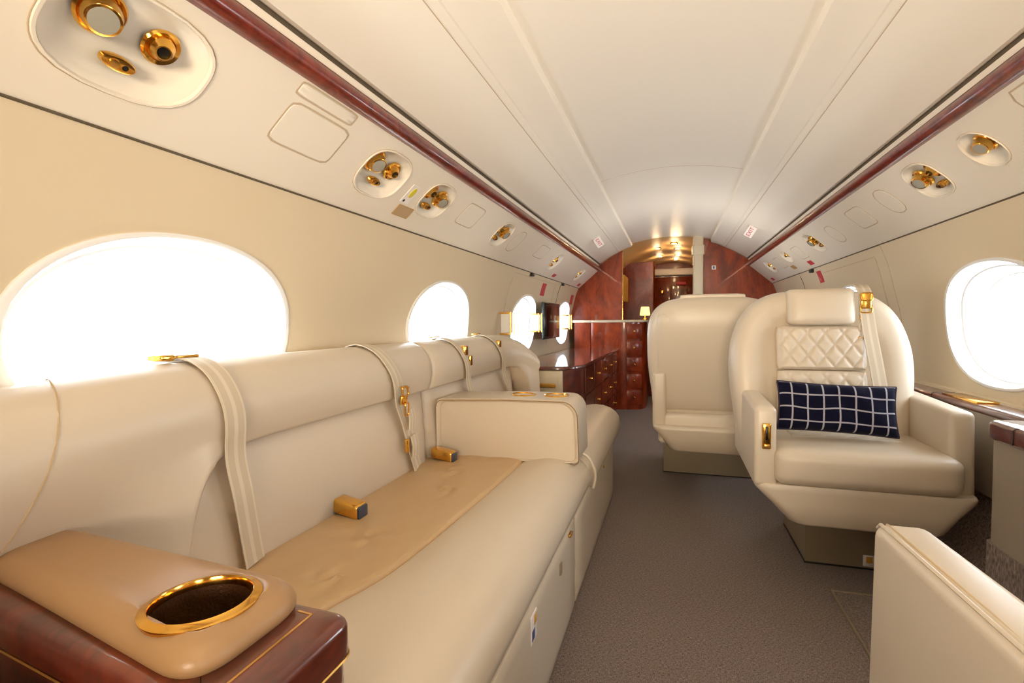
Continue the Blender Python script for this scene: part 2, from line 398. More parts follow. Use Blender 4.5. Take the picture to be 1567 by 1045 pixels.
for name, S, cs, s in (('trim_1', PL, CL, -1), ('trim_2', PR, CR, 1)):
    cells = [(u-.165, u+.165, u, v, a, b, n) for (u, v, a, b, n, k) in cs]
    o = holed(name, S, YA, YB, 0, 1, cells, 'psu', seg=40, rings=4, nv=8)
    struct(o, 'cream overhead service panel along the %s side' % ('left' if s < 0 else 'right')); psu[s] = o
    # rounded lower lip
    lip = [(CX+s*x, z) for x, z in ((.95, 1.31), (.957, 1.303), (.966, 1.300), (.975, 1.302), (.985, 1.31), (.99, 1.33))]
    extrude_y('lip', lip, YA, YB, 'psu', o, closed=False)
    extrude_y('joint_shadow', [(CX+s*x, z) for x, z in ((.9595, 1.3025), (.958, 1.2995), (.964, 1.298), (.968, 1.3005))], YA, YB, 'gap', o, closed=True)
lampn = [('left', 'nearest reading light recess'), ]
def boxed(S, u, v, n, h=0): return S(u, v)+n*h
def cluster(S, side, spec, label, far=False):
    u, v, a, b, nn, kinds = spec
    n = psu_n(S, u, v); root = empty('reading_light_unit', S(u, v), label, 'light fixture', 'overhead gold reading light and air vent units')
    seg = 48
    def ring(sc, d, flat=0):
        out = []
        for k in range(seg):
            du, dv = outline(a, b, nn, 2*PI*k/seg); p = S(u+du*sc, v+dv*sc)-n*d
            out.append(p)
        return out
    loft('bezel_rim', [ring(.97, .004), ring(.99, -.003), ring(1.03, -.0035), ring(1.045, .001)], 'psu', root, True, False, 60)
    loft('rim_joint', [ring(1.04, .001), ring(1.045, -.001), ring(1.058, -.0008), ring(1.062, .001)], 'groove', root, True, False, 60)
    # sloping dish: deeper toward the inboard edge
    def dring(sc, dfun):
        out = []
        for k in range(seg):
            du, dv = outline(a, b, nn, 2*PI*k/seg); out.append(S(u+du*sc, v+dv*sc)-n*dfun(dv*sc/b))
        return out
    dp = .026 if not far else .02
    loft('dish', [ring(.97, .003), dring(.93, lambda t: .006), dring(.85, lambda t: dp*.55), dring(.74, lambda t: dp*.9), dring(.55, lambda t: dp), dring(.25, lambda t: dp), dring(.02, lambda t: dp)], 'psu', root, True, 'end', 50)
    tn = Vector((0, 1, 0)); R_ = .032
    pos = {'lan': {'l': (-.056, .28), 'a': (.046, .22), 'n': (.0, -.45)}, 'aln': {'a': (-.048, .26), 'l': (.042, .12), 'n': (-.01, -.52)}, 'an': {'a': (0, .2), 'n': (.02, -.5)}, 'a': {'a': (0, .1)}, 'l': {'l': (0, .15)}}[kinds]
    sc = 1.0 if a > .09 else .85
    for k, (du, dv) in pos.items():
        p = S(u+du, v+dv*b)-n*(dp-.003)
        if k == 'l':
            ax = (n+Vector((side*-.05, -.25, -.15))).normalized()
            f = lathe('reading_lamp', [(.036*sc, 0), (.038*sc, .006), (.034*sc, .010), (.029*sc, .007), (.028*sc, .004)], p, n, 'gold', root)
            bl = lathe('eyeball', [(.010, -.004), (.024*sc, 0), (.029*sc, .008), (.030*sc, .014), (.027*sc, .024), (.025*sc, .031), (.0235*sc, .032)], p, ax, 'gold', f)
            lathe('lens', [(.0235*sc, .0315), (.018*sc, .0325), (.004*sc, .033)], p, ax, 'lens', f)
        elif k == 'a':
            ax = (n+Vector((side*-.12, -.3, -.1))).normalized()
            f = lathe('air_nozzle', [(.031*sc, 0), (.033*sc, .006), (.030*sc, .010), (.024*sc, .008), (.022*sc, .002)], p, n, 'gold', root)
            lathe('nozzle_ball', [(.012, 0), (.021*sc, .004), (.022*sc, .011), (.018*sc, .018), (.0135*sc, .024), (.0125*sc, .027), (.0105*sc, .027), (.010*sc, .020)], p, ax, 'gold', f)
            lathe('nozzle_hole', [(.0105*sc, .021), (.003, .0212)], p, ax, 'black', f)
        else:
            p = S(u+du, v+dv*b)-n*(dp*.72); nn2 = (n+Vector((0, -.1, 0))).normalized()
            f = lathe('call_switch', [(.028*sc, 0), (.030*sc, .005), (.026*sc, .011), (.020*sc, .012)], p, nn2, 'gold', root, sx=1, sy=.45)
            lathe('switch_button', [(.009, .009), (.008, .014), (.003, .015)], p+Vector((0, -.008, 0)), nn2, 'goldmatte', f, 12)
            lathe('switch_button', [(.006, .009), (.005, .013), (.002, .013)], p+Vector((0, .010, 0)), nn2, 'black', f, 12)
    return root
lbl = ['large gold reading lamp and air vent recess nearest camera, upper left overhead', 'gold lamp and vent recess beside the bronze placard, left overhead', 'gold lamp and vent recess just beyond the yellow sticker, left overhead',
       'gold lamp and vent recess fourth along the left overhead, before a blank oval', 'small gold air vent unit above the first red left overhead mark', 'small gold air vent unit nearest the forward bulkhead on the left']
for s_, l_ in zip(CL, lbl): cluster(PL, -1, s_, l_)
lbl = ['round single gold reading lamp recess, nearest on the right overhead', 'triple gold lamp and vent recess beside the blank oval, right overhead', 'gold lamp and vent unit at mid cabin, right overhead, above the rear facing seats',
       'small single gold air vent near the brown placard, right overhead', 'small gold air vent unit nearest the bulkhead, right overhead']
for s_, l_ in zip(CR, lbl): cluster(PR, 1, s_, l_)
def hatch(S, u, v, a, b, n_, parent, name='access_hatch', lean=0):
    n = psu_n(S, u, v)
    def ring(sa, sb, h):
        out = []
        for k in range(48):
            du, dv = outline(a+sa, b+sb, n_, 2*PI*k/48); out.append(S(u+du, v+dv)+n*h)
        return out
    e = .004; eb = e/.27
    loft('hatch_joint', [ring(0, 0, .0002), ring(0, 0, .0009), ring(e, eb, .0009), ring(e, eb, .0002)], 'groove', parent, True, False)
    rr = [ring(-e*.2, -eb*.2, .0002), ring(-e*.5, -eb*.5, .0016)]
    for f in (.7, .35, .02):
        rr.append([S(u+outline(a*f, b*f, n_, 2*PI*k/48)[0], v+outline(a*f, b*f, n_, 2*PI*k/48)[1])+n*.0018 for k in range(48)])
    loft(name, rr, 'psu', parent, True, True)
for (u, v, a, b, n_) in ((1.075, .56, .105, .20, 8), (1.06, .88, .10, .055, 9), (2.12, .57, .09, .2, 9), (2.84, .53, .07, .27, 2.4), (3.40, .58, .11, .18, 9)):
    hatch(PL, u, v, a, b, n_, psu[-1])
for (u, v, a, b, n_) in ((2.40, .56, .062, .24, 2.4), (2.73, .55, .09, .21, 9), (3.15, .5, .07, .22, 2.4), (4.6, .5, .07, .2, 9), (1.47, .62, .05, .28, 9), (3.95, .5, .09, .2, 9)):
    hatch(PR, u, v, a, b, n_, psu[1])
def placard(name, S, u, v, a, b, m, label, parent=None, cat='placard'):
    n = psu_n(S, u, v)
    vs = [S(u+i*a, v+j*b)+n*h for h in (.0003, .0022) for i, j in ((-1, -1), (1, -1), (1, 1), (-1, 1))]
    o = obj(name, vs, [(0, 1, 2, 3), (4, 5, 6, 7), (0, 1, 5, 4), (1, 2, 6, 5), (2, 3, 7, 6), (3, 0, 4, 7)], m, parent, smooth=False)
    if not parent: tag(o, label, cat)
    return o
p = placard('placard', PL, 1.655, .20, .052, .085, 'brass', 'bronze rectangular placard with engraved lines, left overhead panel')
for j in range(5):
    n = psu_n(PL, 1.655, .2)
    vs = [PL(1.655+i*.044, .20+(-.06+.03*j)+jj*.006)+n*.0026 for i, jj in ((-1, -1), (1, -1), (1, 1), (-1, 1))]
    obj('engraved_line', vs, [(0, 1, 2, 3)], 'groove', p, smooth=False)
p = placard('safety_sticker', PL, 1.615, .46, .026, .14, 'signwhite', 'small white sticker with yellow symbol between two left lamp units')
lathe('yellow_symbol', [(.02, .002), (.019, .0035), (.002, .0036)], PL(1.618, .49), psu_n(PL, 1.6, .5), 'yellow', p, 20, sx=.7, sy=1.1)
lathe('black_dot', [(.006, .002), (.005, .0033), (.001, .0034)], PL(1.605, .35), psu_n(PL, 1.6, .5), 'black', p, 12)
placard('red_decal', PL, 4.22, .10, .05, .06, 'red', 'small red decal on left overhead lip above the monitor'); placard('red_decal', PL, 5.42, .10, .06, .07, 'red', 'small red decal at the forward end of left overhead lip')
placard('brown_placard', PR, 4.42, .20, .05, .07, 'brass', 'small brown placard low on the right overhead panel', cat='placard')
placard('red_decal', PR, 3.98, .13, .05, .07, 'red', 'small red decal low on the right overhead panel'); placard('red_decal', PR, 5.40, .10, .05, .06, 'red', 'small red decal near the bulkhead on right overhead panel')

# wood rail, cove, shoulder panels, headliner
def prof(s, pts): return [(CX+s*x, z) for x, z in pts]
for s, nm in ((-1, 'left'), (1, 'right')):
    o = extrude_y('trim_%d' % (3 if s < 0 else 4), prof(s, ((.757, 1.484), (.738, 1.480), (.723, 1.486), (.716, 1.497), (.716, 1.508), (.722, 1.520), (.735, 1.527), (.76, 1.53))), YA, YB, 'woodrail', ang=50)
    struct(o, 'glossy red mahogany rail running along the %s overhead' % nm)
    o = extrude_y('trim_%d' % (5 if s < 0 else 6), prof(s, ((.76, 1.515), (.742, 1.527), (.738, 1.548), (.738, 1.551), (.80, 1.551), (.80, 1.515))), YA, YB, 'psu'); struct(o, 'cream cove strip above the %s wood rail' % nm)
    extrude_y('cove_gap', prof(s, ((.82, 1.545), (.742, 1.5515), (.742, 1.566), (.82, 1.60))), YA, YB, 'gap', o)
    o = extrude_y('trim_%d' % (7 if s < 0 else 8), prof(s, ((.80, 1.60), (.735, 1.563), (.722, 1.562), (.716, 1.567), (.62, 1.628), (.530, 1.6755), (.527, 1.679), (.521, 1.679), (.518, 1.6815), (.508, 1.6865), (.504, 1.690), (.497, 1.690), (.494, 1.693), (.45, 1.7125), (.405, 1.7275), (.393, 1.733), (.388, 1.745), (.388, 1.80), (.8, 1.85))), YA, YB, 'shoulder', ang=24)
    struct(o, 'cream shoulder panel between the %s rail and the ceiling' % nm)
    extrude_y('joint_line', prof(s, ((.5285, 1.6775), (.5195, 1.682), (.5195, 1.684), (.5285, 1.680))), YA, YB, 'groove', o)
cp = [(x, 1.748+.062*(1-(x/.43)**2)) for x in [-.43+.86*k/24 for k in range(25)]]
o = extrude_y('ceiling', [(CX+x, z) for x, z in cp]+[(CX+.43, 1.9), (CX-.43, 1.9)], YA, YB, 'ceil', ang=30); struct(o)
# ceiling cross joint
tube('joint_line', [(CX+x, 3.05, 1.748+.062*(1-(x/.43)**2)) for x in [-.38+.76*k/20 for k in range(21)]], .0012, 'groove', o, 4)
o = extrude_y('ceiling_shell', [(CX+x, z) for x, z in ((-.9525, 1.320), (-1.0, 1.36), (-1.0, 1.55), (-.85, 1.75), (-.6, 1.92), (0, 2.02), (.6, 1.92), (.85, 1.75), (1.0, 1.55), (1.0, 1.36), (.9525, 1.320))], YA, YE, 'liner', closed=False); struct(o)  # unseen outer hull, added to block sky leaking in above the panels
o = rbox('floor', (-1.1, 1.1, YA, YE, -.05, 0), 0, 'carpet'); struct(o)
o = rbox('wall_back', (-1.2, 1.2, YA-.05, YA, -.05, 2.0), 0, 'liner'); struct(o)
o = rbox('wall_front', (-1.2, 1.2, YE, YE+.05, -.05, 2.0), 0, 'woodfar'); struct(o)
# floor hatch under the near chair
fh = rbox('floor_hatch', (.535, .80, 1.30, 1.995, .0, .004), .004, 'carpet', seg=2); struct(fh); fh.name = 'trim_9'; plab(fh, 'carpeted floor hatch with raised edge beside the near chair')
tube('edge_binding', [(.535, 1.30, .003), (.535, 1.995, .003)], .0045, 'plinth', fh, 6)
tube('edge_binding', [(.535, 1.995, .003), (.80, 1.995, .003)], .0045, 'plinth', fh, 6)
# wall panel joints and forward decals
def wall_line(side, pts, parent, r=.0016, m='groove', name='panel_joint'):
    tube(name, [Vector((CX+side*(W(z)-.0005), y, z)) for y, z in pts], r, m, parent, 5)
wl = bpy.data.objects['wall_left']; wr = bpy.data.objects['wall_right']
wall_line(1, [(2.88, .70+.6*k/14) for k in range(15)], wr, .002)
wall_line(-1, [(3.22, .72+.45*k/10) for k in range(11)]+[(3.25+.0, 1.235)], wl)
wall_line(-1, [(3.25+1.25*k/10, 1.27) for k in range(11)], wl)
wall_line(-1, [(4.50, .75+.52*k/10) for k in range(11)], wl); wall_line(-1, [(4.7, 1.1+.18*k/6) for k in range(7)], wl, .003, 'gap')
wall_line(1, [(3.0+.0*k, 1.0+.25*k/6) for k in range(7)], wr); wall_line(1, [(3.0+.9*k/6, 1.255) for k in range(7)], wr); wall_line(1, [(4.5, 1.1+.18*k/6) for k in range(7)], wr, .003, 'gap')
def wall_plate(name, side, y, z, a, b, m, label, cat='placard'):
    vs = []
    for h in (-.002, .0025):
        for j in range(5):
            for i in (-1, 1): zz = z-b+2*b*j/4; vs.append(Vector((CX+side*(W(zz)-h), y+i*a, zz)))
    fs = []
    for j in range(4):
        for o_ in (0, 10): q = o_+2*j; fs.append((q, q+1, q+3, q+2))
        fs += [(2*j, 2*j+2, 2*j+12, 2*j+10), (2*j+1, 2*j+3, 2*j+13, 2*j+11)]
    fs += [(0, 1, 11, 10), (8, 9, 19, 18)]
    return tag(obj(name, vs, fs, m), label, cat)
for s, nm in ((1, 'baseboard_right'), (-1, 'baseboard_left')):
    pz = [(CX+s*(W(.40*k/10)-.006), .40*k/10) for k in range(11)]+[(CX+s*(W(.40*k/10)+.004), .40*k/10) for k in range(10, -1, -1)]
    struct(extrude_y(nm, pz, YA, YB, 'carpet'))
wall_plate('red_placard', -1, 4.12, 1.205, .065, .05, 'red', 'red safety placard above the wall monitor on the left')
wall_plate('red_placard', -1, 5.42, 1.17, .07, .05, 'red', 'red safety placard beside the wood bulkhead on the left')
wall_plate('red_placard', 1, 4.0, 1.235, .05, .04, 'red', 'red safety placard above the right seat headrest')
for s, y, w_ in ((-1, 3.62, 'left wall above the third window'), (-1, 4.72, 'left wall above the monitor'), (1, 4.1, 'right wall beside the red placard')):
    tag(rbox('latch', (CX+s*.955-.012, CX+s*.955+.012, y-.02, y+.02, 1.272, 1.298), .004, 'black'), 'small black latch on the '+w_, 'latch')
# EXIT signs
for s, y, l_ in ((-1, 4.38, 'white EXIT sign with red letters on the left ceiling shoulder'), (1, 4.25, 'white EXIT sign with red letters on the right ceiling shoulder')):
    a = Vector((CX+s*.716, y, 1.567)); b = Vector((CX+s*.53, y, 1.6755)); up = (a-b).normalized(); c = b+(a-b)*.35
    n = Vector((0, 1, 0)).cross(up); n = n if n.z < 0 else -n
    e = empty('exit_sign', c, l_, 'sign')
    xd = Vector((0, -s*-1, 0)) if False else Vector((0, -s, 0))
    # letters read from below, their tops toward the ceiling centre line
    ud = -up; t_ = math.radians(38); n2 = (n*math.cos(t_)-Vector((0, 1, 0))*math.sin(t_)).normalized(); X_ = ud.cross(n2).normalized()
    hl = .052; c2 = c+n*(hl*math.sin(t_)+.002)
    P = lambda i, j, h: c2+X_*i*hl+ud*j*.030+n2*h
    obj('sign_plate', [P(i, j, h) for h in (-.006, .003) for i, j in ((-1, -1), (1, -1), (1, 1), (-1, 1))], [(0, 1, 2, 3), (4, 5, 6, 7), (0, 1, 5, 4), (1, 2, 6, 5), (2, 3, 7, 6), (3, 0, 4, 7)], 'signwhite', e, smooth=False)
    # wedge housing behind the tilted plate
    fwd = Vector((0, 1, 0)); A_ = c-fwd*hl*math.cos(t_)*.9; B_ = c+fwd*hl*math.cos(t_)*.9; D_ = c+fwd*hl*math.cos(t_)*.9+n*hl*1.9*math.sin(t_)
    obj('sign_housing', [q+ud*k*.026 for k in (-1, 1) for q in (A_, B_, D_)], [(0, 1, 2), (3, 4, 5), (0, 1, 4, 3), (1, 2, 5, 4), (2, 0, 3, 5)], 'groove', e, smooth=False)
    text('letters', 'EXIT', .043, P(0, 0, .0036), X_, ud, 'red', e)

# ------------------------------------------------------------------ sofa
sofa = empty('sofa', (-.62, 1.6, 0), 'long cream leather three seat divan along the left cabin wall', 'sofa')
rbox('base', (-.85, -.325, .53, 2.80, .0, .315), .008, 'leather', sofa)
for y0, y1 in ((.535, 1.635), (1.655, 2.795)):
    d = cushion('base_drawer', (-.34, -.297, y0, y1, .008, .306), .012, 'leather', sofa, 10, (0, 0, 0))
    if y0 < 1:
        rbox('drawer_pull', (-.300, -.291, 1.515, 1.553, .287, .296), .002, 'goldmatte', d)
        rbox('drawer_latch', (-.300, -.2925, 1.38, 1.40, .235, .268), .002, 'plinth', d)
        pl = rbox('sticker', (-.299, -.2955, 1.075, 1.125, .222, .286), .001, 'signwhite', d)
    else: rbox('drawer_pull', (-.300, -.291, 2.33, 2.36, .275, .283), .002, 'goldmatte', d)
def sticker_marks():
    d = [o for o in C.objects if o.name.startswith('sticker')][0].parent
    rbox('sticker_symbol', (-.2956, -.2945, 1.098, 1.118, .258, .280), .0005, 'amber', d, 1)
    rbox('sticker_symbol', (-.2956, -.2945, 1.080, 1.102, .229, .252), .0005, 'blue', d, 1)
sticker_marks()
def xc(y): return catmull([(.3, -.74), (.5, -.69), (.77, -.602), (.925, -.56), (1.23, -.54), (1.8, -.526), (3.2, -.526)], y)
def seat_front(name, y0, y1, dx, dz, zlow, endr0, endr1):
    rings = []; N = 34
    for i in range(N+1):
        y = y0+(y1-y0)*i/N; e0 = min(1, (y-y0)/endr0) if endr0 else 1; e1 = min(1, (y1-y)/endr1) if endr1 else 1
        e = math.sqrt(max(0, 1-(1-e0)**2))*math.sqrt(max(0, 1-(1-e1)**2)); q = .86+.14*e
        c = xc(y); pr = [(c-.015, .36), (c-.012, .414), (c-.002, .4215), (c+.012, .4285), (c+.07, .438), (-.43, .441), (-.385, .437), (-.345, .422), (-.318, .402), (-.300, .376), (-.292, .350), (-.294, .33), (-.302, zlow+.004), (-.318, zlow), (-.36, zlow)]
        out = []
        for x, z in pr:
            t = max(0, min(1, (x-c)/(-.292-c))); xx = x+dx*t; zz = z+dz*(1 if z > .36 else 0)
            xx = -.5+(xx+.5)*(.9+.1*e); zz = .36+(zz-.36)*q
            out.append((xx, y, zz))
        rings.append(out+[(c-.015, y, zlow)])
    return loft(name, rings, 'leather', sofa, True, True, 40)
seat_front('seat_cushion', .53, 1.93, 0, 0, .316, 0, 0)
seat_front('seat_cushion', 1.945, 3.06, .012, .016, .300, .03, .10)
tube('seat_piping', smooth_path([(-.36, 1.94, .452), (-.31, 1.941, .43), (-.284, 1.943, .39), (-.277, 1.945, .35), (-.285, 1.947, .305)]), .006, 'leather', sofa, 8)
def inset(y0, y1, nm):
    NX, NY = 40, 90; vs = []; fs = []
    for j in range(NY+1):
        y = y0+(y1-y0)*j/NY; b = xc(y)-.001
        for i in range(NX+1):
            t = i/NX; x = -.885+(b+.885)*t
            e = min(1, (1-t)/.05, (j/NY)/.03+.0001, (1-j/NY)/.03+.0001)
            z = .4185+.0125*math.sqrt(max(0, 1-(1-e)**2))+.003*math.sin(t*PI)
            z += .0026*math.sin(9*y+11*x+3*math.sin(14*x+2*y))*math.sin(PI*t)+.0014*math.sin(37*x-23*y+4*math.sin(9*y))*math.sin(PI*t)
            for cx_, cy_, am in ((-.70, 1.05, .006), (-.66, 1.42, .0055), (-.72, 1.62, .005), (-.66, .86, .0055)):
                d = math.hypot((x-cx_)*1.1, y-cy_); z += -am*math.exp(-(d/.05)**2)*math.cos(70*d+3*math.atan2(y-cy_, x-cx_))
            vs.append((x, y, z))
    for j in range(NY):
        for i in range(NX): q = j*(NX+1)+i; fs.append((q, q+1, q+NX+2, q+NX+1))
    return obj(nm, vs, fs, 'leather_warmlit', sofa)
plab(inset(.535, 1.90, 'seat_inset'), 'slightly wrinkled seat panel, warm top light in its colour'); inset(2.0, 3.0, 'seat_inset')
# backrest: lower cushions, upper roll, near end bolster
def bshear(v): return (v[0]-.022*(v[2]-.43)/.27, v[1], v[2])
for y0, y1 in ((.715, 1.735), (1.745, 2.86)):
    cushion('back_cushion', (-.99, -.872, y0, y1, .405, .712), .03, 'leather', sofa, 22, (.016, 0, 0), lambda v: bshear(v))
def roll_ring(y, zb, xs=0, dz=0, inw=0, sc=1):
    top = [(-1.015, .66), (-1.03, .74), (-1.025, .81), (-1.0, .853), (-.965, .872), (-.93, .872), (-.895, .858), (-.868, .832), (-.853, .795), (-.850, .757), (-.858, .722)]
    out = [(x+xs+inw, y, .66+(z-.66)*sc+dz) for x, z in top]
    zf = .722; n = 8
    lo = max(0, min(1, (.70-y)/.14)); lo = lo*lo*(3-2*lo)
    for k in range(1, n+1):
        t = k/n; z = zf+(zb-zf)*t; x = -.858-.010*t+ (-.022*max(0, (t-.75)/.25)**2)-.062*lo*min(1, t/.4)**1.3+.024*(1-lo)*min(1, max(0, (.69-zb)/.04))*t
        out.append((x+xs+inw, y, z+dz))
    out.append((-.93+xs+inw, y, zb+dz)); return out
zbt = [(.2, .42), (.70, .42), (.712, .50), (.724, .56), (.740, .61), (.757, .645), (.785, .668), (.815, .681), (.87, .689), (.95, .692), (4, .692)]
ys = [.12, .2, .3, .4, .5, .56, .62, .67, .70, .706, .712, .718, .724, .731, .74, .748, .757, .77, .785, .80, .815, .84, .87, .91, .95, 1.1, 1.3, 1.5, 1.7, 1.722, 1.733, 1.738]
rings = []
for y in ys:
    e = max(0, (y-1.715)/.023) if y > 1.715 else 0
    drop = -.062*max(0, (.75-y)/.6)**1.5; inw = .05*max(0, (.50-y)/.5)**1.6
    rings.append(roll_ring(y, lerp(zbt, y), -.012*e*e, drop-.006*e*e, inw))
plab(loft('back_roll', rings, 'leather', sofa, True, True, 50), 'upper back roll sweeping down into the near end bolster')
rings = []
for y in [1.742, 1.747, 1.76, 1.9, 2.1, 2.3, 2.5, 2.62, 2.70, 2.76, 2.80, 2.84, 2.87, 2.89, 2.905, 2.915, 2.92]:
    e = max(0, (1.76-y)/.018); f = max(0, (y-2.64)/.28); zb = lerp([(1.7, .692), (2.80, .692), (2.83, .66), (2.86, .55), (2.88, .42), (3.2, .42)], y)
    rings.append(roll_ring(y, zb, -.012*e*e, -.006*e*e-.05*f**3, .11*f**2, 1-.25*f**4))
loft('back_roll', rings, 'leather', sofa, True, True, 50)
sp = []
for k in range(13):
    t = k/12; y = .575-.15*t; R_ = roll_ring(y, .42, 0, -.062*max(0, (.75-y)/.6)**1.5, .05*max(0, (.50-y)/.5)**1.6); q = 3.0+11*t; a = int(q); f = q-a
    p = Vector(R_[a]).lerp(Vector(R_[a+1]), f); sp.append(p+Vector((.0012 if a > 6 else .0004, 0, .0012 if a <= 7 else 0)))
tube('seam', smooth_path(sp, 3), .0011, 'seam', sofa, 5)
# middle armrest
def arm_mesh():
    # outline in XZ, extruded in Y with rounded edges
    prof_ = []
    def arc(cx, cz, r, a0, a1, n=8):
        for k in range(n+1): a = math.radians(a0+(a1-a0)*k/n); prof_.append((cx+r*math.cos(a), cz+r*math.sin(a)))
    prof_.append((-.87, .425)); 
    arc(-.845, .628, .025, 180, 100, 5); arc(-.60, .50, .160, 92, 88, 2); arc(-.385, .600, .060, 80, 0, 8); arc(-.340, .45, .02, 0, -90, 4)
    n = len(prof_); cxm = -.6; czm = .54
    def ring(y, ins): 
        out = []
        for x, z in prof_:
            d = Vector((x-cxm, z-czm)); 
            out.append((x-ins*(1 if x > cxm else -1)*min(1, abs(x-cxm)/.2), y+(x+.6)*.06, z-ins*(1 if z > czm else -.3)))
        return out
    R = .03; rings = []
    for k in range(6): a = PI/2*k/5; rings.append(ring(1.815+R*(1-math.sin(a)), R*.55*(1-math.cos(PI/2-a)) if False else R*.5*(1-math.sin(a))))
    rings = [ring(1.818, .012), ring(1.812, .006), ring(1.812, .004)][:0]
    for k in range(7):
        a = PI/2*k/6; rings.append(ring(1.808+.014*(1-math.sin(a)), .014*(1-math.cos(a)) if False else .014*math.cos(a)))
    for k in range(7):
        a = PI/2*k/6; rings.append(ring(2.03-.014+.014*math.sin(a), .014*(1-math.cos(a))))
    return rings, prof_
rg, pf = arm_mesh()
a_ = loft('armrest', rg, 'leather', sofa, True, True, 50)
tube('armrest_piping', [(x, 1.810+(x+.6)*.06-.002, z-.006) for x, z in pf[1:]], .0018, 'pipe_tan', a_, 6)
def cup(org, r, parent, depth=.05, name='cup_holder', m='gold'):
    c_ = lathe(name, [(r*1.0, -.002), (r*1.28, -.001), (r*1.30, .003), (r*1.18, .0065), (r*1.06, .0065), (r, .003), (r*.985, -.006), (r*.96, -depth), (r*.5, -depth-.001), (.002, -depth-.001)], org, (0, 0, 1), m, parent, 40)
    return c_
def cup_flat(org, r, parent):
    c_ = lathe('cup_holder', [(r*1.30, -.001), (r*1.30, .003), (r*1.18, .006), (r*1.05, .006), (r*.99, .002), (r*.98, .0008), (r*.5, .0006), (.002, .0006)], org, (0, 0, 1), 'gold', parent, 36)
    return c_
for x, y in ((-.555, 1.925), (-.425, 1.935)): cup_flat((x, y, .6585), .038, a_)
# ---- belts
def strap(path, w_, side, parent, name='shoulder_belt'): return ribbon(name, smooth_path(path, 6), w_, 'belt', parent, side)
def rectring(name, org, xdir, ydir, a, b, r, m, parent):
    x = Vector(xdir).normalized(); y = Vector(ydir).normalized(); pts = []
    for k in range(28):
        u, v = outline(a, b, 5, 2*PI*k/28); pts.append(Vector(org)+x*u+y*v)
    return tube(name, pts, r, m, parent, 6, True)
def backpath(yt, ym, yb, off=.004):
    pr_ = [(-.985, .868), (-.95, .877), (-.915, .872), (-.88, .850), (-.857, .815), (-.845, .775), (-.846, .735), (-.853, .70), (-.856, .66), (-.853, .60), (-.853, .54), (-.853, .48), (-.852, .435)]
    out = []
    for x, z in pr_:
        t = (.868-z)/.433; y = yt+(ym-yt)*min(1, t/.5)*1.0 if t < .5 else ym+(yb-ym)*(t-.5)/.5
        out.append((x+off, y, z+off*.6))
    return out
b1 = strap(backpath(.80, .825, .862), .050, (0, 1, 0), sofa)
rectring('belt_guide', (-.955, .79, .882), (0, 1, 0), (1, 0, .1), .034, .016, .0035, 'gold', b1); rbox('belt_slide', (-.975, -.935, .735, .765, .876, .889), .004, 'gold', b1)
b2 = strap(backpath(1.40, 1.50, 1.595), .048, (0, 1, 0), sofa)
def buckle(parent, y, z, x=-.838, s=1.0):
    h = rbox('belt_buckle', (x-.004, x+.007, y-.018*s, y+.018*s, z-.014*s, z+.016*s), .004, 'gold', parent)
    rectring('buckle_loop', (x+.006, y+.002, z+.030*s), (0, 1, 0), (0, -.2, 1), .017*s, .016*s, .0032, 'gold', h)
    rectring('buckle_loop', (x+.010, y+.004, z-.030*s), (0, 1, 0), (.1, -.1, 1), .012*s, .022*s, .0028, 'gold', h)
    tube('buckle_bar', [(x+.006, y-.024*s, z+.046*s), (x+.006, y+.024*s, z+.040*s)], .0035, 'gold', h, 8)
buckle(b2, 1.485, .693); 
ribbon('belt_loop', [(-.832, 1.52, .66), (-.828, 1.525, .63), (-.832, 1.528, .59)], .036, 'belt', b2, (0, 1, 0), .004)
rbox('belt_slide', (-.846, -.834, 1.500, 1.515, .515, .560), .003, 'gold', b2); ribbon('belt_loop', [(-.838, 1.55, .565), (-.832, 1.553, .53), (-.838, 1.56, .49)], .040, 'belt', b2, (0, 1, 0), .004)
b3 = strap(backpath(1.99, 2.10, 2.28), .044, (0, 1, 0), sofa); rbox('belt_buckle', (-.875, -.845, 2.03, 2.07, .80, .845), .006, 'gold', b3); rbox('belt_tongue', (-.848, -.838, 2.075, 2.10, .755, .80), .004, 'gold', b3)
b4 = strap(backpath(2.47, 2.60, 2.80), .044, (0, 1, 0), sofa); rbox('belt_buckle', (-.885, -.85, 2.50, 2.54, .81, .85), .006, 'gold', b4)
for y, nm in ((2.02, 0), (2.49, 0)):
    rectring('belt_guide', (-.955, y-.05, .884), (0, 1, 0), (1, 0, .1), .03, .014, .003, 'gold', b3 if y < 2.2 else b4)
for (x, y) in ((-.815, 1.165), (-.80, 1.735)):
    def sh(v, x=x, y=y):
        return (v[0], v[1]+(v[0]-x)*-.15, v[2]+(v[0]-x)*-.12)
    bk = rbox('seat_buckle', (x-.060, x+.030, y-.024, y+.026, .432, .470), .007, 'gold', sofa, 3, sh)
    rbox('buckle_face', (x+.026, x+.036, y-.020, y+.022, .435, .466), .003, 'slate', bk, 2, sh)

# ------------------------------------------------------------------ near armrest cabinet
cab = empty('armrest_cabinet', (-.62, .42, 0), 'burl wood cabinet with padded warm-lit leather armrest top in the lower left foreground', 'cabinet')
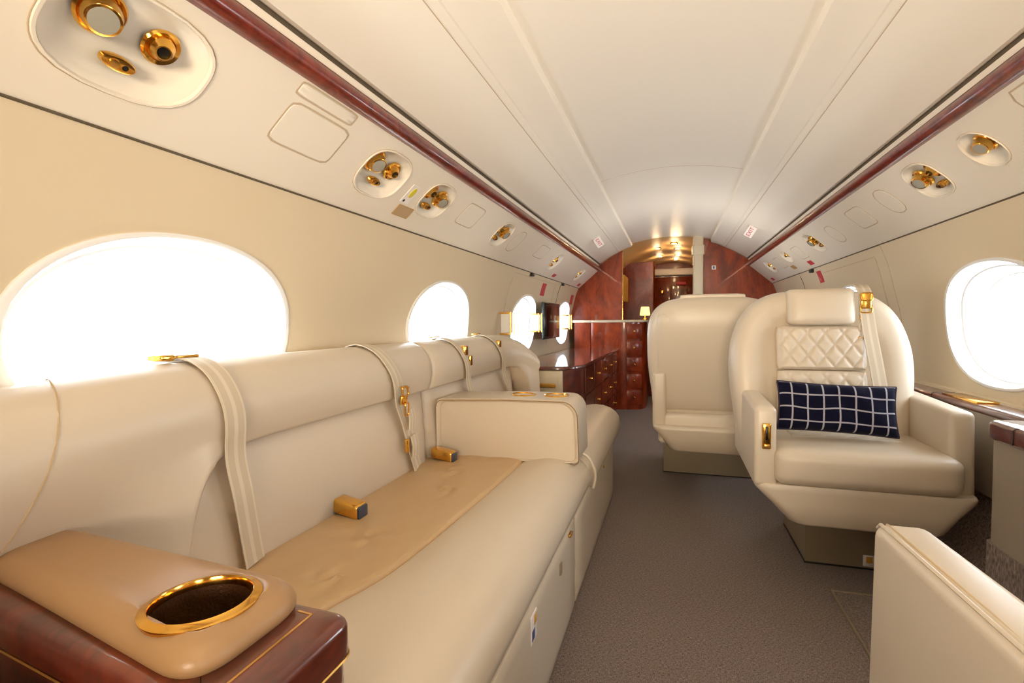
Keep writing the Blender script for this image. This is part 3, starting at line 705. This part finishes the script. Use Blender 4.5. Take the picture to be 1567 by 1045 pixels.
# wood carcass below the pad
def quad_ring(pts, z, ins=0):
    c = Vector((sum(p[0] for p in pts)/len(pts), sum(p[1] for p in pts)/len(pts)))
    return [(p[0]+(c.x-p[0])*ins, p[1]+(c.y-p[1])*ins, z) for p in pts]
def rounded_poly(pts, r, n=6):
    out = []; N = len(pts)
    for i in range(N):
        p = Vector(pts[i]); a = (Vector(pts[i-1])-p); b = (Vector(pts[(i+1) % N])-p); la = min(r, a.length*.45); lb = min(r, b.length*.45)
        A = p+a.normalized()*la; B = p+b.normalized()*lb
        for k in range(n+1): t = k/n; out.append(tuple(A*(1-t)**2+p*2*t*(1-t)+B*t*t))
    return out
def densify(pts, d=.01):
    out = []
    for i in range(len(pts)):
        a = Vector(pts[i]); b = Vector(pts[(i+1) % len(pts)]); k = max(1, int((b-a).length/d))
        if (b-a).length < 1e-6: continue
        for q in range(k): p = a.lerp(b, q/k); out.append((p.x, p.y))
    return out
def inset_poly(pts, d):
    out = []; N = len(pts); ar = sum(pts[i][0]*pts[(i+1) % N][1]-pts[(i+1) % N][0]*pts[i][1] for i in range(N)); sg = 1 if ar > 0 else -1
    for i in range(N):
        p0 = Vector(pts[i-1]); p1 = Vector(pts[i]); p2 = Vector(pts[(i+1) % N])
        t = (p2-p0).normalized(); nrm = Vector((-t.y, t.x))*sg; q = p1+nrm*d; out.append((q.x, q.y))
    return out
WP = [(-.918, .56), (-.918, .410), (-.49, .352), (-.362, .295), (-.362, .518), (-.6, .526)]
wp = densify(rounded_poly(WP, .026, 8), .008)
z = lambda poly, zz: [(x, y, zz) for x, y in poly]
cupc = Vector((-.511, .4405)); CRr = .0495
def radial(p, r): d = (Vector(p)-cupc).normalized(); q = cupc+d*r; return (q.x, q.y)
wt_in = inset_poly(wp, .012)
rg_ = [z(inset_poly(wp, .006), .540), z(inset_poly(wp, .006), .556), z(wp, .560), z(wp, .590), z(inset_poly(wp, .0025), .596), z(inset_poly(wp, .007), .600), z(wt_in, .6015), z([radial(p, CRr*1.12) for p in wt_in], .6015)]
loft('wood_top', rg_, 'wood', cab, True, False, 40)
loft('wood_side', [z(inset_poly(wp, .006), .0), z(inset_poly(wp, .006), .541)], 'wood', cab, True, True, 40)
tube('gold_inlay', [(x, y, .557) for x, y in wp], .0018, 'goldmatte', cab, 5, True)
il = [(-.416, .30), (-.419, .505), (-.45, .527), (-.60, .535)]
ribbon('gold_inlay', [(x, y, .6017) for x, y in [(-.408, .31), (-.4085, .40), (-.409, .498)]], .0028, 'goldmatte', cab, (1, 0, 0), .0006)
ribbon('gold_inlay', [(x, y, .6017) for x, y in [(-.409, .498), (-.43, .50)]], .0028, 'goldmatte', cab, (0, 1, 0), .0006)
LP = densify(rounded_poly([(-.93, .565), (-.93, .449), (-.73, .412), (-.430, .353), (-.427, .526)], .060, 12), .008)
# padded leather top with a real well for the cup
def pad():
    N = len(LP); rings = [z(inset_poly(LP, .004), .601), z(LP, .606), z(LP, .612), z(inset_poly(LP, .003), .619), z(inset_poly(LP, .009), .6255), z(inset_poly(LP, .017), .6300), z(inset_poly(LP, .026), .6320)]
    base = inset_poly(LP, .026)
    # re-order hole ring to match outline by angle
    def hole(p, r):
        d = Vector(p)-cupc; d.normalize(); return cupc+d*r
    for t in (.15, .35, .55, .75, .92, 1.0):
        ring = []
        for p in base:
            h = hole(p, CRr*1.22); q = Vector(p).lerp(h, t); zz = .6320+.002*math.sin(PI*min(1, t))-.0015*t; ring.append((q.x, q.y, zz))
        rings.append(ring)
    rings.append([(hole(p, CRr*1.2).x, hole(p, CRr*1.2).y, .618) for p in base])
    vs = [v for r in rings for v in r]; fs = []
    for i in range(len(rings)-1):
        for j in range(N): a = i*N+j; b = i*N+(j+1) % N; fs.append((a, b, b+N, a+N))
    return obj('padded_top', vs, fs, 'leather_pad_warmlit', cab, ang=50)
pad_o = plab(pad(), 'warm-lit leather pad')
def oval(sc, zz): return [(cupc.x+sc*CRr*math.cos(2*PI*k/64), cupc.y+sc*CRr*math.sin(2*PI*k/64), zz) for k in range(64)]
ch_ = loft('cup_holder', [oval(1.17, .622), oval(1.25, .6312), oval(1.255, .6332), oval(1.20, .6345), oval(1.10, .6355), oval(1.06, .6368), oval(1.04, .635), oval(1.03, .626)], 'gold', pad_o, True, False, 60)
loft('cup_well', [oval(1.035, .628), oval(1.0, .565), oval(.97, .5475), oval(.5, .5465), oval(.03, .5465)], 'cupwell', pad_o, True, 'end', 35)
# lower glossy ledge nearer the camera
sl = rbox('lower_shelf', (-.90, -.37, .05, .352, .50, .548), .012, 'wood', cab)

# ------------------------------------------------------------------ club chairs
def quilt(name, u0, u1, v0, v1, P, m, parent, nu, nv, cell, amp):
    """P(u,v,h) -> point; diamond quilting"""
    vs = []; fs = []
    for j in range(nv+1):
        v = v0+(v1-v0)*j/nv
        for i in range(nu+1):
            u = u0+(u1-u0)*i/nu; a = (u/cell[0]+v/cell[1]) % 1; b = (u/cell[0]-v/cell[1]) % 1
            d = min(min(a, 1-a), min(b, 1-b)); h = amp*(1-math.exp(-d*9))
            e = min(1, min(i, nu-i)/3, min(j, nv-j)/3); h = h*e-(1-e)*.006
            vs.append(P(u, v, h))
    for j in range(nv):
        for i in range(nu): q = j*(nu+1)+i; fs.append((q, q+1, q+nu+2, q+nu+1))
    return obj(name, vs, fs, m, parent, ang=80)
def make_chair(label, loc, rz, group=None, quilted=True, fl=-.33, fr=-.29, plinth=(-.09, .19, .01, .40), pocket=False, piping=False, xb=-.040, square=False):
    t = empty('club_chair', (0, 0, 0), label, 'chair', group)
    px0, px1, py0, py1 = plinth
    loft('plinth', [[(px0, py0, 0), (px1, py0, 0), (px1, py1, 0), (px0, py1, 0)], [(px0, py0, .275), (px1, py0, .275), (px1, py1, .275), (px0, py1, .275)]], 'plinth', t, True, True)
    pz = rbox('plinth_skirt', (px0-.004, px1+.004, py0-.004, py1+.004, 0, .006), .002, 'black', t, 2)
    if quilted:
        s_ = rbox('warning_sticker', (px0+.195, px0+.235, py0-.0025, py0+.001, .012, .055), .001, 'signwhite', t, 1); rbox('sticker_symbol', (px0+.205, px0+.226, py0-.0035, py0-.0015, .026, .050), .001, 'amber', s_, 1)
        lathe('seat_control', [(.028, 0), (.028, .006), (.02, .010), (.003, .011)], (px0-.001, py0+.07, .19), (-1, 0, 0), 'white', t, 20)
    # pan
    def rr(x0, x1, y0, y1, zz, r=.05): return [(x, y, zz) for x, y in rounded_poly([(x0, y0), (x1, y0), (x1, y1), (x0, y1)], r, 5)]
    loft('seat_pan', [rr(-.15, .17, -.27, .22, .262), rr(-.20, .21, -.325, .26, .268), rr(-.215, .225, -.335, .27, .276), rr(-.27, .265, -.338, .28, .335), rr(-.314, .302, -.338, .285, .378), rr(-.320, .308, -.338, .285, .392), rr(-.316, .304, -.334, .28, .400)], 'leather', t, True, True, 55)
    sc_ = cushion('seat_cushion', (-.262, .262, -.350, .12, .398, .520), .035, 'leather', t, 26, (.0, .012, .010))
    if quilted:
        quilt('quilted_seat', -.18, .17, -.17, .10, lambda u, v, h: (u, v, .5245+h+.004), 'leather', sc_, 80, 60, (.075, .075), .006)
    # arms
    def arm(x0, x1, yf, nm):
        def sh(v):
            zz = v[2]+(.02*max(0, (v[1]-yf)/.5) if v[2] > .5 else 0)
            sx_ = (.012 if x0 < 0 else -.012)*max(0, (.50-v[2])/.12)*0
            return (v[0]+sx_, v[1]+(.012*max(0, (v[2]-.5))/.15), zz)
        return rbox(nm, (x0, x1, yf, .24, .385, .655), .018, 'leather', t, 5, sh)
    aL = arm(-.322, -.252, fl, 'armrest'); aR = arm(.240, .310, fr, 'armrest')
    if quilted:
        cb = rbox('control_box', (-.300, -.272, fl-.006, fl+.004, .515, .602), .005, 'gold', aL, 3); rbox('control_slot', (-.2905, -.2825, fl-.0075, fl-.004, .545, .592), .001, 'black', cb, 1)
        rbox('control_button', (-.295, -.277, fl-.010, fl-.004, .520, .532), .002, 'goldmatte', cb, 2)
    if piping:
        for a_x, aa, yy in ((.240, aR, fr), (-.252, aL, fl)):
            s = 1 if a_x > 0 else -1
            for k, (dx, m_) in enumerate(((.004, 'leather'), (.012, 'seam'), (.0, 'leather'))):
                if k == 2: continue
                x = a_x+s*(.070-.004-dx*1.0)
                tube('arm_piping', [(x, yy+.012, .645), (x, yy+.022, .6535), (x, yy+.10, .6575), (x, .2, .672)], .0026 if k == 0 else .0022, m_, aa, 6)
    # back shell: outline rings along y, leaned back
    WZ = [(.40, .275), (.55, .298), (.70, .316), (.82, .315), (.92, .290), (.98, .258), (1.02, .218), (1.045, .175), (1.058, .13), (1.064, .07), (1.066, 0)]
    if square: WZ = [(.40, .285), (.55, .298), (.70, .316), (.82, .320), (.90, .318), (.96, .306), (1.0, .285), (1.03, .252), (1.05, .21), (1.062, .15), (1.068, 0)]
    if True:
        a_ = WZ[:-3]; WZ = [(zz, catmull(WZ, zz)) for p0, p1 in zip(WZ[:-3], WZ[1:-2]) for zz in (p0[0], p0[0]+(p1[0]-p0[0])*.33, p0[0]+(p1[0]-p0[0])*.66)]+WZ[-3:]
    def out(sc, y, lift=0):
        pts = []
        cz = .72
        for z_, w_ in WZ: pts.append((xb+w_*sc, z_))
        for z_, w_ in WZ[-2::-1]: pts.append((xb-w_*sc, z_))
        return [(x, y+.16*(zz-.40)*(1), cz+(zz-cz)*(sc if zz > cz else 1)) for x, zz in pts]
    rg = [out(.60, .190), out(.80, .188), out(.90, .180), out(.96, .163), out(.99, .14), out(1, .11), out(1, .04), out(.99, .01), out(.965, -.012), out(.92, -.028), out(.87, -.034), out(.72, -.036), out(.66, -.02)]
    bs = loft('back_shell', rg, 'leather', t, True, True, 60)
    lean = lambda y, zz: y+.16*(zz-.40)
    # inserts
    w0, w1 = xb-.155, xb+.150
    hr = cushion('headrest', (xb-.116, xb+.116, -.062, .03, .925, 1.066), .022, 'leather', t, 14, (.0, .012, .0), lambda v: (v.x, lean(v.y, v.z), v.z))
    if quilted:
        for v0, v1, nm in ((.755, .918, 'quilted_back'), (.50, .748, 'quilted_back')):
            cushion('back_pad', (w0, w1, -.045, .03, v0-.003, v1+.003), .014, 'leather', t, 8, (0, 0, 0), lambda v: (v.x, lean(v.y, v.z), v.z))
            quilt(nm, w0+.006, w1-.006, v0, v1, lambda u, v, h: (u, lean(-.0485-h, v), v), 'leather', t, 70, 50, (.062, .085), .008)
    if pocket:
        # map pocket on the rear face, rear handle panel and rear headrest cap
        rbox('rear_pocket', (xb-.262, xb+.262, .165, .235, .295, .462), .022, 'leather', t, 5, lambda v: (v[0], v[1], v[2]))
        cushion('headrest_cap', (xb-.155, xb+.155, .02, .14, 1.040, 1.078), .012, 'leather', t, 8, (0, 0, 0), lambda v: (v.x, lean(v.y, v.z), v.z))
        cushion('rear_panel', (xb-.27, xb+.27, .12, .198, .47, .985), .025, 'leather', t, 16, (0, .008, 0), lambda v: (v.x, lean(v.y, v.z), v.z))
    t.location = loc; t.rotation_euler = (0, 0, rz)
    return t
ch1 = make_chair('cream leather club chair with quilted back holding the navy plaid pillow', (.59, 2.20, 0), 0, 'cream leather club chairs')
ch1['group'] = 'cream leather club chairs'
# harness belt on chair 1 (own parts of the chair)
def chair_parts():
    def L(x, y, zz): return (x+.59, y+2.20, zz)
    lean = lambda y, zz: y+.16*(zz-.40)
    P = [L(0.108, lean(.06, 1.085), 1.078), L(0.108, lean(.0, 1.07), 1.078), L(0.108, lean(-.046, 1.04), 1.045), L(0.111, lean(-.052, .98), .98), L(0.117, lean(-.056, .90), .90), L(0.130, lean(-.058, .80), .80), L(0.142, lean(-.06, .70), .70), L(0.150, lean(-.06, .62), .62)]
    s = ribbon('shoulder_belt', smooth_path(P, 5), .046, 'belt', ch1, (1, 0, 0), .003)
    h = rbox('belt_buckle', (.680, .716, 2.235, 2.25, .985, 1.045), .005, 'gold', ch1, 3); 
    h.parent = s
    for zz in (1.03, .985, .955): rectring('buckle_loop', (.699, 2.238, zz), (1, 0, 0), (0, .16, 1), .019, .015, .003, 'gold', s)
    tube('buckle_bar', [(.672, 2.228, .878), (.732, 2.226, .868)], .004, 'gold', s, 8)
    tube('buckle_bar', [(.672, 2.226, .86), (.672, 2.232, .90)], .003, 'gold', s, 8)
    rectring('buckle_loop', (.702, 2.231, .905), (1, 0, 0), (0, .16, 1), .026, .03, .0022, 'belt', s)
chair_parts()
ch2 = make_chair('cream leather club chair seen from behind, past the pillow chair', (.215, 3.02, 0), PI, 'cream leather club chairs', False, -.33, -.33, (-.24, .26, -.62, -.28), True, xb=.02, square=True)
ch3 = make_chair('cream leather club chair in lower right corner, only its arm in view', (.590, .54, 0), PI, 'cream leather club chairs', False, -.33, -.33, (-.15, .15, .0, .3), False, True)
# pillow
def pillow():
    e = empty('throw_pillow', (.552, 2.03, .54), 'navy lumbar pillow with white windowpane grid on the club chair', 'pillow')
    w_, h_, d_ = .184, .086, .045; n = 44; vs = []; uv = []; fs = []
    for s in (1, -1):
        for j in range(n+1):
            for i in range(n+1):
                u = 2*i/n-1; v = 2*j/n-1; pin = 1-.07*(1-abs(u)**2)*abs(v)**3; pv = 1-.04*(1-v*v)*abs(u)**3
                t = max(0, (1-u**4)*(1-v**4))**.5; t *= (.85+.15*(1-u*u)); x = u*w_*pv; zz = v*h_*pin; y = -s*d_*t
                zz += .004*math.sin(6*u+1.0)*(1-abs(v))+.0; y += .003*math.sin(9*u+4*v)*t
                p_ = Matrix.Rotation(math.radians(-16), 3, 'X') @ Vector((x, y, zz)); p_ = Matrix.Rotation(math.radians(2.0), 3, 'Y') @ p_
                vs.append(p_+Vector((.547, 2.03, .636))); uv.append((i/n, j/n))
    m_ = (n+1)**2
    for s in (0, 1):
        for j in range(n):
            for i in range(n): q = s*m_+j*(n+1)+i; fs.append((q, q+1, q+n+2, q+n+1))
    o = obj('cover', vs, fs, 'plaid', e, uv=uv, ang=80)
    edge = [i for i in range(n+1)]+[j*(n+1)+n for j in range(1, n+1)]+[n*(n+1)+i for i in range(n-1, -1, -1)]+[j*(n+1) for j in range(n-1, 0, -1)]
    M['pipe'] = mat('navy piping', (40, 28, 48), .7)
    tube('piping', [vs[k] for k in edge], .0035, 'pipe', e, 6, True)
pillow()

# ------------------------------------------------------------------ right side ledge and console
def rail_ring(x0, x1, z0, z1, r):  # rounded nose on the inboard edge
    return [(x1, z0), (x0+r, z0), (x0+.3*r, z0+.3*r), (x0, z0+r), (x0, z1-r), (x0+.3*r, z1-.3*r), (x0+r, z1), (x1, z1)]
lg = empty('side_ledge', (1.0, 3.0, 0), 'narrow mahogany side ledge along the right wall behind the chair', 'ledge')
extrude_y('ledge_top', rail_ring(.955, 1.044, .635, .663, .010), 1.74, 5.55, 'woodledge', lg, ang=50)
extrude_y('ledge_face', [(.962, .38), (.962, .638), (.985, .638), (.985, .38)], 1.74, 5.55, 'panelgrey', lg)
extrude_y('ledge_back', [(1.028, .66), (1.032, .672), (1.045, .675), (1.045, .66)], 1.74, 5.55, 'liner', lg)
for y in (2.35, 2.9, 3.6, 4.3): tube('ledge_joint', [(.9545, y, .636), (.9545, y, .654), (.957, y, .661), (.965, y, .6635), (1.03, y, .6635)], .0014, 'black', lg, 4)
cp_ = rbox('control_plate', (.966, 1.030, 2.07, 2.30, .662, .670), .002, 'gold', lg, 2)
for k, (y, x) in enumerate(((2.255, 1.021), (2.255, .999), (2.19, 1.021), (2.19, .999), (2.115, 1.021))): rbox('control_button', (x-.006, x+.006, y-.022, y+.022, .667, .6695), .0008, 'black' if k in (1, 2, 4) else 'goldmatte', cp_, 2)
cs = empty('side_console', (.93, 1.37, 0), 'wider right side console with mahogany top and grey front panel', 'console')
CP = rounded_poly([(.825, 1.0), (1.04, 1.0), (1.04, 1.735), (.86, 1.735), (.825, 1.72)], .03, 5)
loft('console_top', [z(inset_poly(CP, .008), .618), z(CP, .625), z(CP, .660), z(inset_poly(CP, .004), .666), z(inset_poly(CP, .012), .669)], 'woodledge', cs, True, True, 40)
CP2 = rounded_poly([(.834, 1.01), (.96, 1.01), (.96, 1.725), (.86, 1.725), (.834, 1.71)], .03, 5); CP3 = rounded_poly([(.830, 1.01), (.862, 1.01), (.862, 1.73), (.845, 1.73), (.830, 1.715)], .01, 5)
loft('front_panel', [z(CP2, .335), z(CP2, .62)], 'panelgrey', cs, True, True, 40)
loft('kick_panel', [z(CP3, .06), z(CP3, .335)], 'carpet', cs, True, True, 40)
tube('top_joint', [(.8235, 1.60, .625), (.8235, 1.60, .662), (.832, 1.60, .6685), (1.02, 1.60, .6695)], .0014, 'black', cs, 4)
# recessed tray / cup area on the console
lathe('cup_holder', [(.052, -.001), (.054, .003), (.046, .006), (.042, .004), (.041, .0012), (.002, .0012)], (.985, 1.62, .6695), (0, 0, 1), 'white', cs, 32, sx=1.25, sy=.85)
lathe('cup_insert', [(.036, .0), (.035, .0035), (.002, .0035)], (.985, 1.62, .6705), (0, 0, 1), 'woodledge', cs, 32, sx=1.2, sy=.8)

# ------------------------------------------------------------------ wall monitor and gold brackets (left)
tv = empty('wall_monitor', (-1.0, 4.29, .95), 'black framed flat monitor mounted on the left wall between windows', 'monitor')
rbox('monitor_frame', (-1.0, -.972, 4.0, 4.58, .797, 1.10), .008, 'dark', tv); rbox('screen', (-.974, -.969, 4.03, 4.55, .82, 1.075), .002, 'tvface', tv, 2)
rbox('mount_arm', (-1.07, -1.0, 4.22, 4.36, .88, 1.0), .01, 'dark', tv)
for (y, l_) in ((3.13, 'gold framed wall bracket between the second and third left windows'), (3.86, 'gold wall bracket just aft of the monitor'), (5.10, 'gold wall bracket forward of the monitor')):
    e = empty('gold_bracket', (-1.04, y, .93), l_, 'bracket')
    tube('bracket_frame', [(-.985, y-.004, .862), (-.965, y+.004, .862), (-.965, y+.004, 1.005), (-.985, y-.004, 1.005)], .005, 'gold', e, 8, True)
    rbox('bracket_arm', (-1.06, -.985, y-.006, y+.006, .86, .872), .002, 'gold', e); rbox('bracket_arm', (-1.06, -.985, y-.006, y+.006, .995, 1.007), .002, 'gold', e); rbox('diffuser', (-1.05, -.972, y-.004, y+.004, .872, .996), .002, 'white', e)

# ------------------------------------------------------------------ credenza beyond the sofa
cr = empty('credenza', (-.8, 4.2, 0), 'long low mahogany credenza with gold knobs beyond the sofa', 'cabinet')
KP = rounded_poly([(-1.04, 3.19), (-.68, 3.19), (-.595, 3.24), (-.555, 3.40), (-.53, 5.50), (-1.02, 5.50)], .05, 6)
loft('counter_top', [z(inset_poly(KP, .006), .632), z(KP, .636), z(KP, .650), z(inset_poly(KP, .004), .6555)], 'wood', cr, True, True, 40)
KP2 = rounded_poly([(-.86, 3.215), (-.66, 3.215), (-.61, 3.25), (-.575, 3.42), (-.55, 5.49), (-.86, 5.49)], .05, 6)
loft('cabinet_body', [z(KP2, 0), z(KP2, .634)], 'wood', cr, True, True, 40)
ep = rbox('end_panel', (-.94, -.665, 3.196, 3.22, .36, .628), .008, 'beige', cr); rbox('end_drawer', (-.925, -.69, 3.186, 3.2, .475, .59), .008, 'beige', cr)
rbox('drawer_handle', (-.89, -.705, 3.174, 3.19, .52, .548), .005, 'gold', ep)
for i in range(5):
    y0 = 3.50+.38*i; y1 = y0+.36
    for zz0, zz1 in ((.44, .62), (.22, .425), (.03, .205)):
        d = obj('drawer_front', [(xx, yy, zq) for xx, yy in ((-.575+.012*(y0-3.42)+.003, y0), (-.575+.012*(y1-3.42)+.003, y1), (-.575+.012*(y1-3.42)+.012, y1-.006), (-.575+.012*(y0-3.42)+.012, y0+.006)) for zq in (zz0, zz1)], [(0, 1, 3, 2), (2, 3, 5, 4), (4, 5, 7, 6), (6, 7, 1, 0), (0, 2, 4, 6), (1, 3, 5, 7)], 'wood', cr, smooth=False)
        lathe('knob', [(.006, 0), (.004, .006), (.011, .012), (.010, .018), (.003, .020)], (-.575+.012*((y0+y1)/2-3.42)+.012, (y0+y1)/2, (zz0+zz1)/2), (1, 0, 0), 'gold', d, 12)

# ------------------------------------------------------------------ forward bulkheads
def shell_x(zz, s):
    if zz <= 1.30: return CX+s*W(zz)
    t = (zz-1.30)/(1.80-1.30); 
    return CX+s*lerp([(1.30, .97), (1.49, .80), (1.60, .68), (1.70, .48), (1.75, .33), (1.80, .0)], zz)
def bulk(name, xi, s, y0, y1, z0, z1, m, parent=None):
    zs = [z0+(z1-z0)*k/26 for k in range(27)]; ringf = []
    L = [(xi, zz) for zz in zs]; O = []
    for zz in zs:
        x = shell_x(zz, s); x = max(x, xi+.002) if s > 0 else min(x, xi-.002); O.append((x, zz))
    prof_ = L+O[::-1]
    return extrude_y(name, prof_, y0, y1, m, parent)
o = bulk('wall_bulkhead_left', -.505, -1, YB, YB+.05, .95, 1.69, 'woodfar'); o.name = 'wall_forward_left'; struct(o, 'glossy mahogany bulkhead with curved outer edge, left of the aisle')
tube('gold_edge', [(-.503, YB-.002, .95), (-.503, YB-.002, 1.66)], .003, 'gold', o, 6)
o2 = bulk('wall_forward_right', .30, 1, YB, YB+.05, 0, 1.79, 'woodfar'); struct(o2, 'mahogany bulkhead with curved edge, right of the aisle')
# two veneer joints, small placard
p_ = tag(rbox('restroom_placard', (.385, .425, YB-.006, YB+.002, 1.455, 1.495), .001, 'signwhite'), 'tiny white symbol placard on the right mahogany bulkhead', 'placard')
rbox('placard_symbol', (.397, .413, YB-.0075, YB-.0055, 1.462, 1.488), .001, 'blue', p_, 1)
po = rbox('trim_10', (.205, .30, YB-.10, YB+.06, 0, 1.795), .012, 'beige'); struct(po, 'beige door post beside the right bulkhead')
rbox('post_head', (.195, .31, YB-.105, YB+.065, 1.60, 1.70), .01, 'beige', po); tube('gold_edge', [(.302, YB-.03, .9), (.302, YB-.03, 1.70)], .005, 'gold', po, 6)
# lower left cabinet with pale shelf
bc = empty('bulkhead_cabinet', (-.6, 5.7, 0), 'tall dark mahogany cabinet with pale shelf at the left bulkhead', 'cabinet')
BP = rounded_poly([(-.86, 5.51), (-.60, 5.51), (-.46, 5.50), (-.30, 5.56), (-.26, 5.72), (-.26, 6.3), (-.86, 6.3)], .07, 6)
loft('body', [z(BP, 0), z(BP, .925)], 'woodfar', bc, True, True, 40)
rbox('shelf_extension', (-1.03, -.80, 5.50, 5.60, .925, .950), .004, 'beige', bc, 2); rbox('cabinet_back', (-1.01, -.84, 5.515, 5.58, .5, .925), 0, 'woodfar', bc)
loft('shelf', [z(inset_poly(BP, -.008), .925), z(inset_poly(BP, -.014), .932), z(inset_poly(BP, -.014), .945), z(inset_poly(BP, -.006), .951)], 'beige', bc, True, True, 40)
for k in range(5):
    d = rbox('drawer_front', (-.45, -.30, 5.50, 5.53, .05+.175*k, .205+.175*k), .004, 'woodfar', bc, 2, lambda v: (v[0], v[1]+.3*(v[0]+.45), v[2])); 
    lathe('knob', [(.006, 0), (.004, .008), (.011, .014), (.003, .02)], (-.375, 5.521, .13+.175*k), (.25, -1, 0), 'gold', d, 12)
# vestibule beyond: gold drape, side partitions, arched ceiling, end door
M['vceil_warmlit'] = mat('vestibule headliner', (214, 176, 122), .5)  # amber glow of the warm downlights put into the ceiling colour
M['woodv'] = wood('vestibule mahogany', (136, 52, 22), (84, 26, 12), 3, (1, 1, .5), .35)
o = bulk('wall_galley_left', -.215, -1, 6.55, 6.60, 0, 1.66, 'woodv'); struct(o, 'second mahogany partition left of the doorway')
tube('gold_edge', [(-.212, 6.548, 0), (-.212, 6.548, 1.66)], .012, 'gold', o, 6)
tag(loft('gold_drape', [[(-.50+.012*math.sin(k*1.3)+.0*zz, 5.68+.035*k, zz) for k in range(16)]+[(-.52+.012*math.sin(k*1.3), 5.68+.035*k, zz) for k in range(15, -1, -1)] for zz in (1.16, 1.3, 1.44)], 'drape', None, True, True, 60), 'short gold drape in the niche behind left bulkhead', 'drape')
lampo = empty('table_lamp', (-.30, 6.2, .951), 'small lit table lamp on the forward cabinet shelf', 'lamp')
lathe('lamp_base', [(.03, 0), (.03, .01), (.008, .02), (.008, .06)], (-.30, 6.2, .951), (0, 0, 1), 'gold', lampo, 16); lathe('lamp_shade', [(.045, .05), (.06, .055), (.045, .15), (.03, .152)], (-.30, 6.2, .951), (0, 0, 1), 'shadeglow', lampo, 20)
# vestibule ceiling: arch
def zmain(x):
    x = abs(x)
    return 1.748+.062*(1-(x/.43)**2)-.001 if x < .40 else lerp([(.40, 1.728), (.52, 1.68), (.72, 1.56), (.95, 1.31)], x)
vc = []
for y, mixf in ((YB-.01, 0), (YB+.35, .7), (6.4, 1), (7.2, 1), (8.3, 1)):
    ring = []
    for k in range(33):
        a = PI*(.10+.80*k/32); x = .86*math.cos(a); za = 1.0+.79*math.sin(a); zm = zmain(x); ring.append((CX+x, y, zm*(1-mixf)+min(za, zm+.01)*mixf))
    vc.append(ring)
o = loft('ceiling_forward', vc, 'vceil_warmlit', None, False, False); o.name = 'ceiling_forward'; struct(o, 'arched cream ceiling of the forward vestibule')
o = rbox('wall_vestibule_right', (.32, .36, 5.66, 8.3, 0, 1.78), 0, 'woodv'); struct(o)
ec = rbox('wall_end', (-.6, .6, 8.0, 8.05, 0, 1.90), 0, 'woodv'); struct(ec, 'mahogany end wall of the forward vestibule')
dr = empty('door_1', (.0, 7.98, 0), 'mahogany vestibule door with brass knob', 'door'); dr['kind'] = 'structure'
rbox('door_leaf', (-.28, .30, 7.96, 8.0, 0, 1.58), .004, 'woodv', dr, 2); rbox('door_panel', (-.02, .22, 7.95, 7.965, .7, 1.45), .01, 'wood', dr, 3)
lathe('door_knob', [(.03, 0), (.03, .01), (.012, .02), (.03, .04), (.02, .06), (.004, .062)], (-.14, 7.96, 1.36), (0, -1, 0), 'gold', dr, 20)
rbox('transom', (-.45, .42, 7.90, 7.99, 1.60, 1.70), .02, 'signwhite', dr, 3)
sg = tag(rbox('red_sign', (.07, .20, 7.935, 7.95, 1.46, 1.50), .004, 'red', None, 2), 'small lit red sign above the far vestibule door', 'sign')
# downlights in the vestibule
for i, (x, y) in enumerate(((.02, 5.95), (.06, 6.35), (-.16, 6.2), (.07, 7.0), (-.15, 7.0), (.05, 7.5))):
    zz = 1.02+.77*math.sqrt(max(0, 1-((x-CX)/.84)**2))
    e = empty('downlight', (x, y, zz), ['ceiling downlight nearest the doorway, right of centre', 'ceiling downlight just beyond the nearest one by the door post', 'left ceiling downlight above the niche partition', 'right ceiling downlight midway down the forward vestibule', 'left ceiling downlight midway down the forward vestibule', 'farthest ceiling downlight before the vestibule end door'][i], 'light', 'vestibule downlights')
    lathe('light_ring', [(.034, .004), (.040, 0), (.042, -.004), (.034, -.008), (.03, -.004)], (x, y, zz), (0, 0, 1), 'gold', e, 20)
    lathe('light_lens', [(.03, -.006), (.025, -.007), (.002, -.007)], (x, y, zz), (0, 0, 1), 'lampglow', e, 20)
    l = bpy.data.lights.new('downlight_lamp', 'POINT'); l.energy = 1.6; l.color = (1, .68, .36); l.shadow_soft_size = .03
    lo = bpy.data.objects.new('downlight_lamp', l); C.objects.link(lo); lo.location = (0, 0, -.05); lo.parent = e
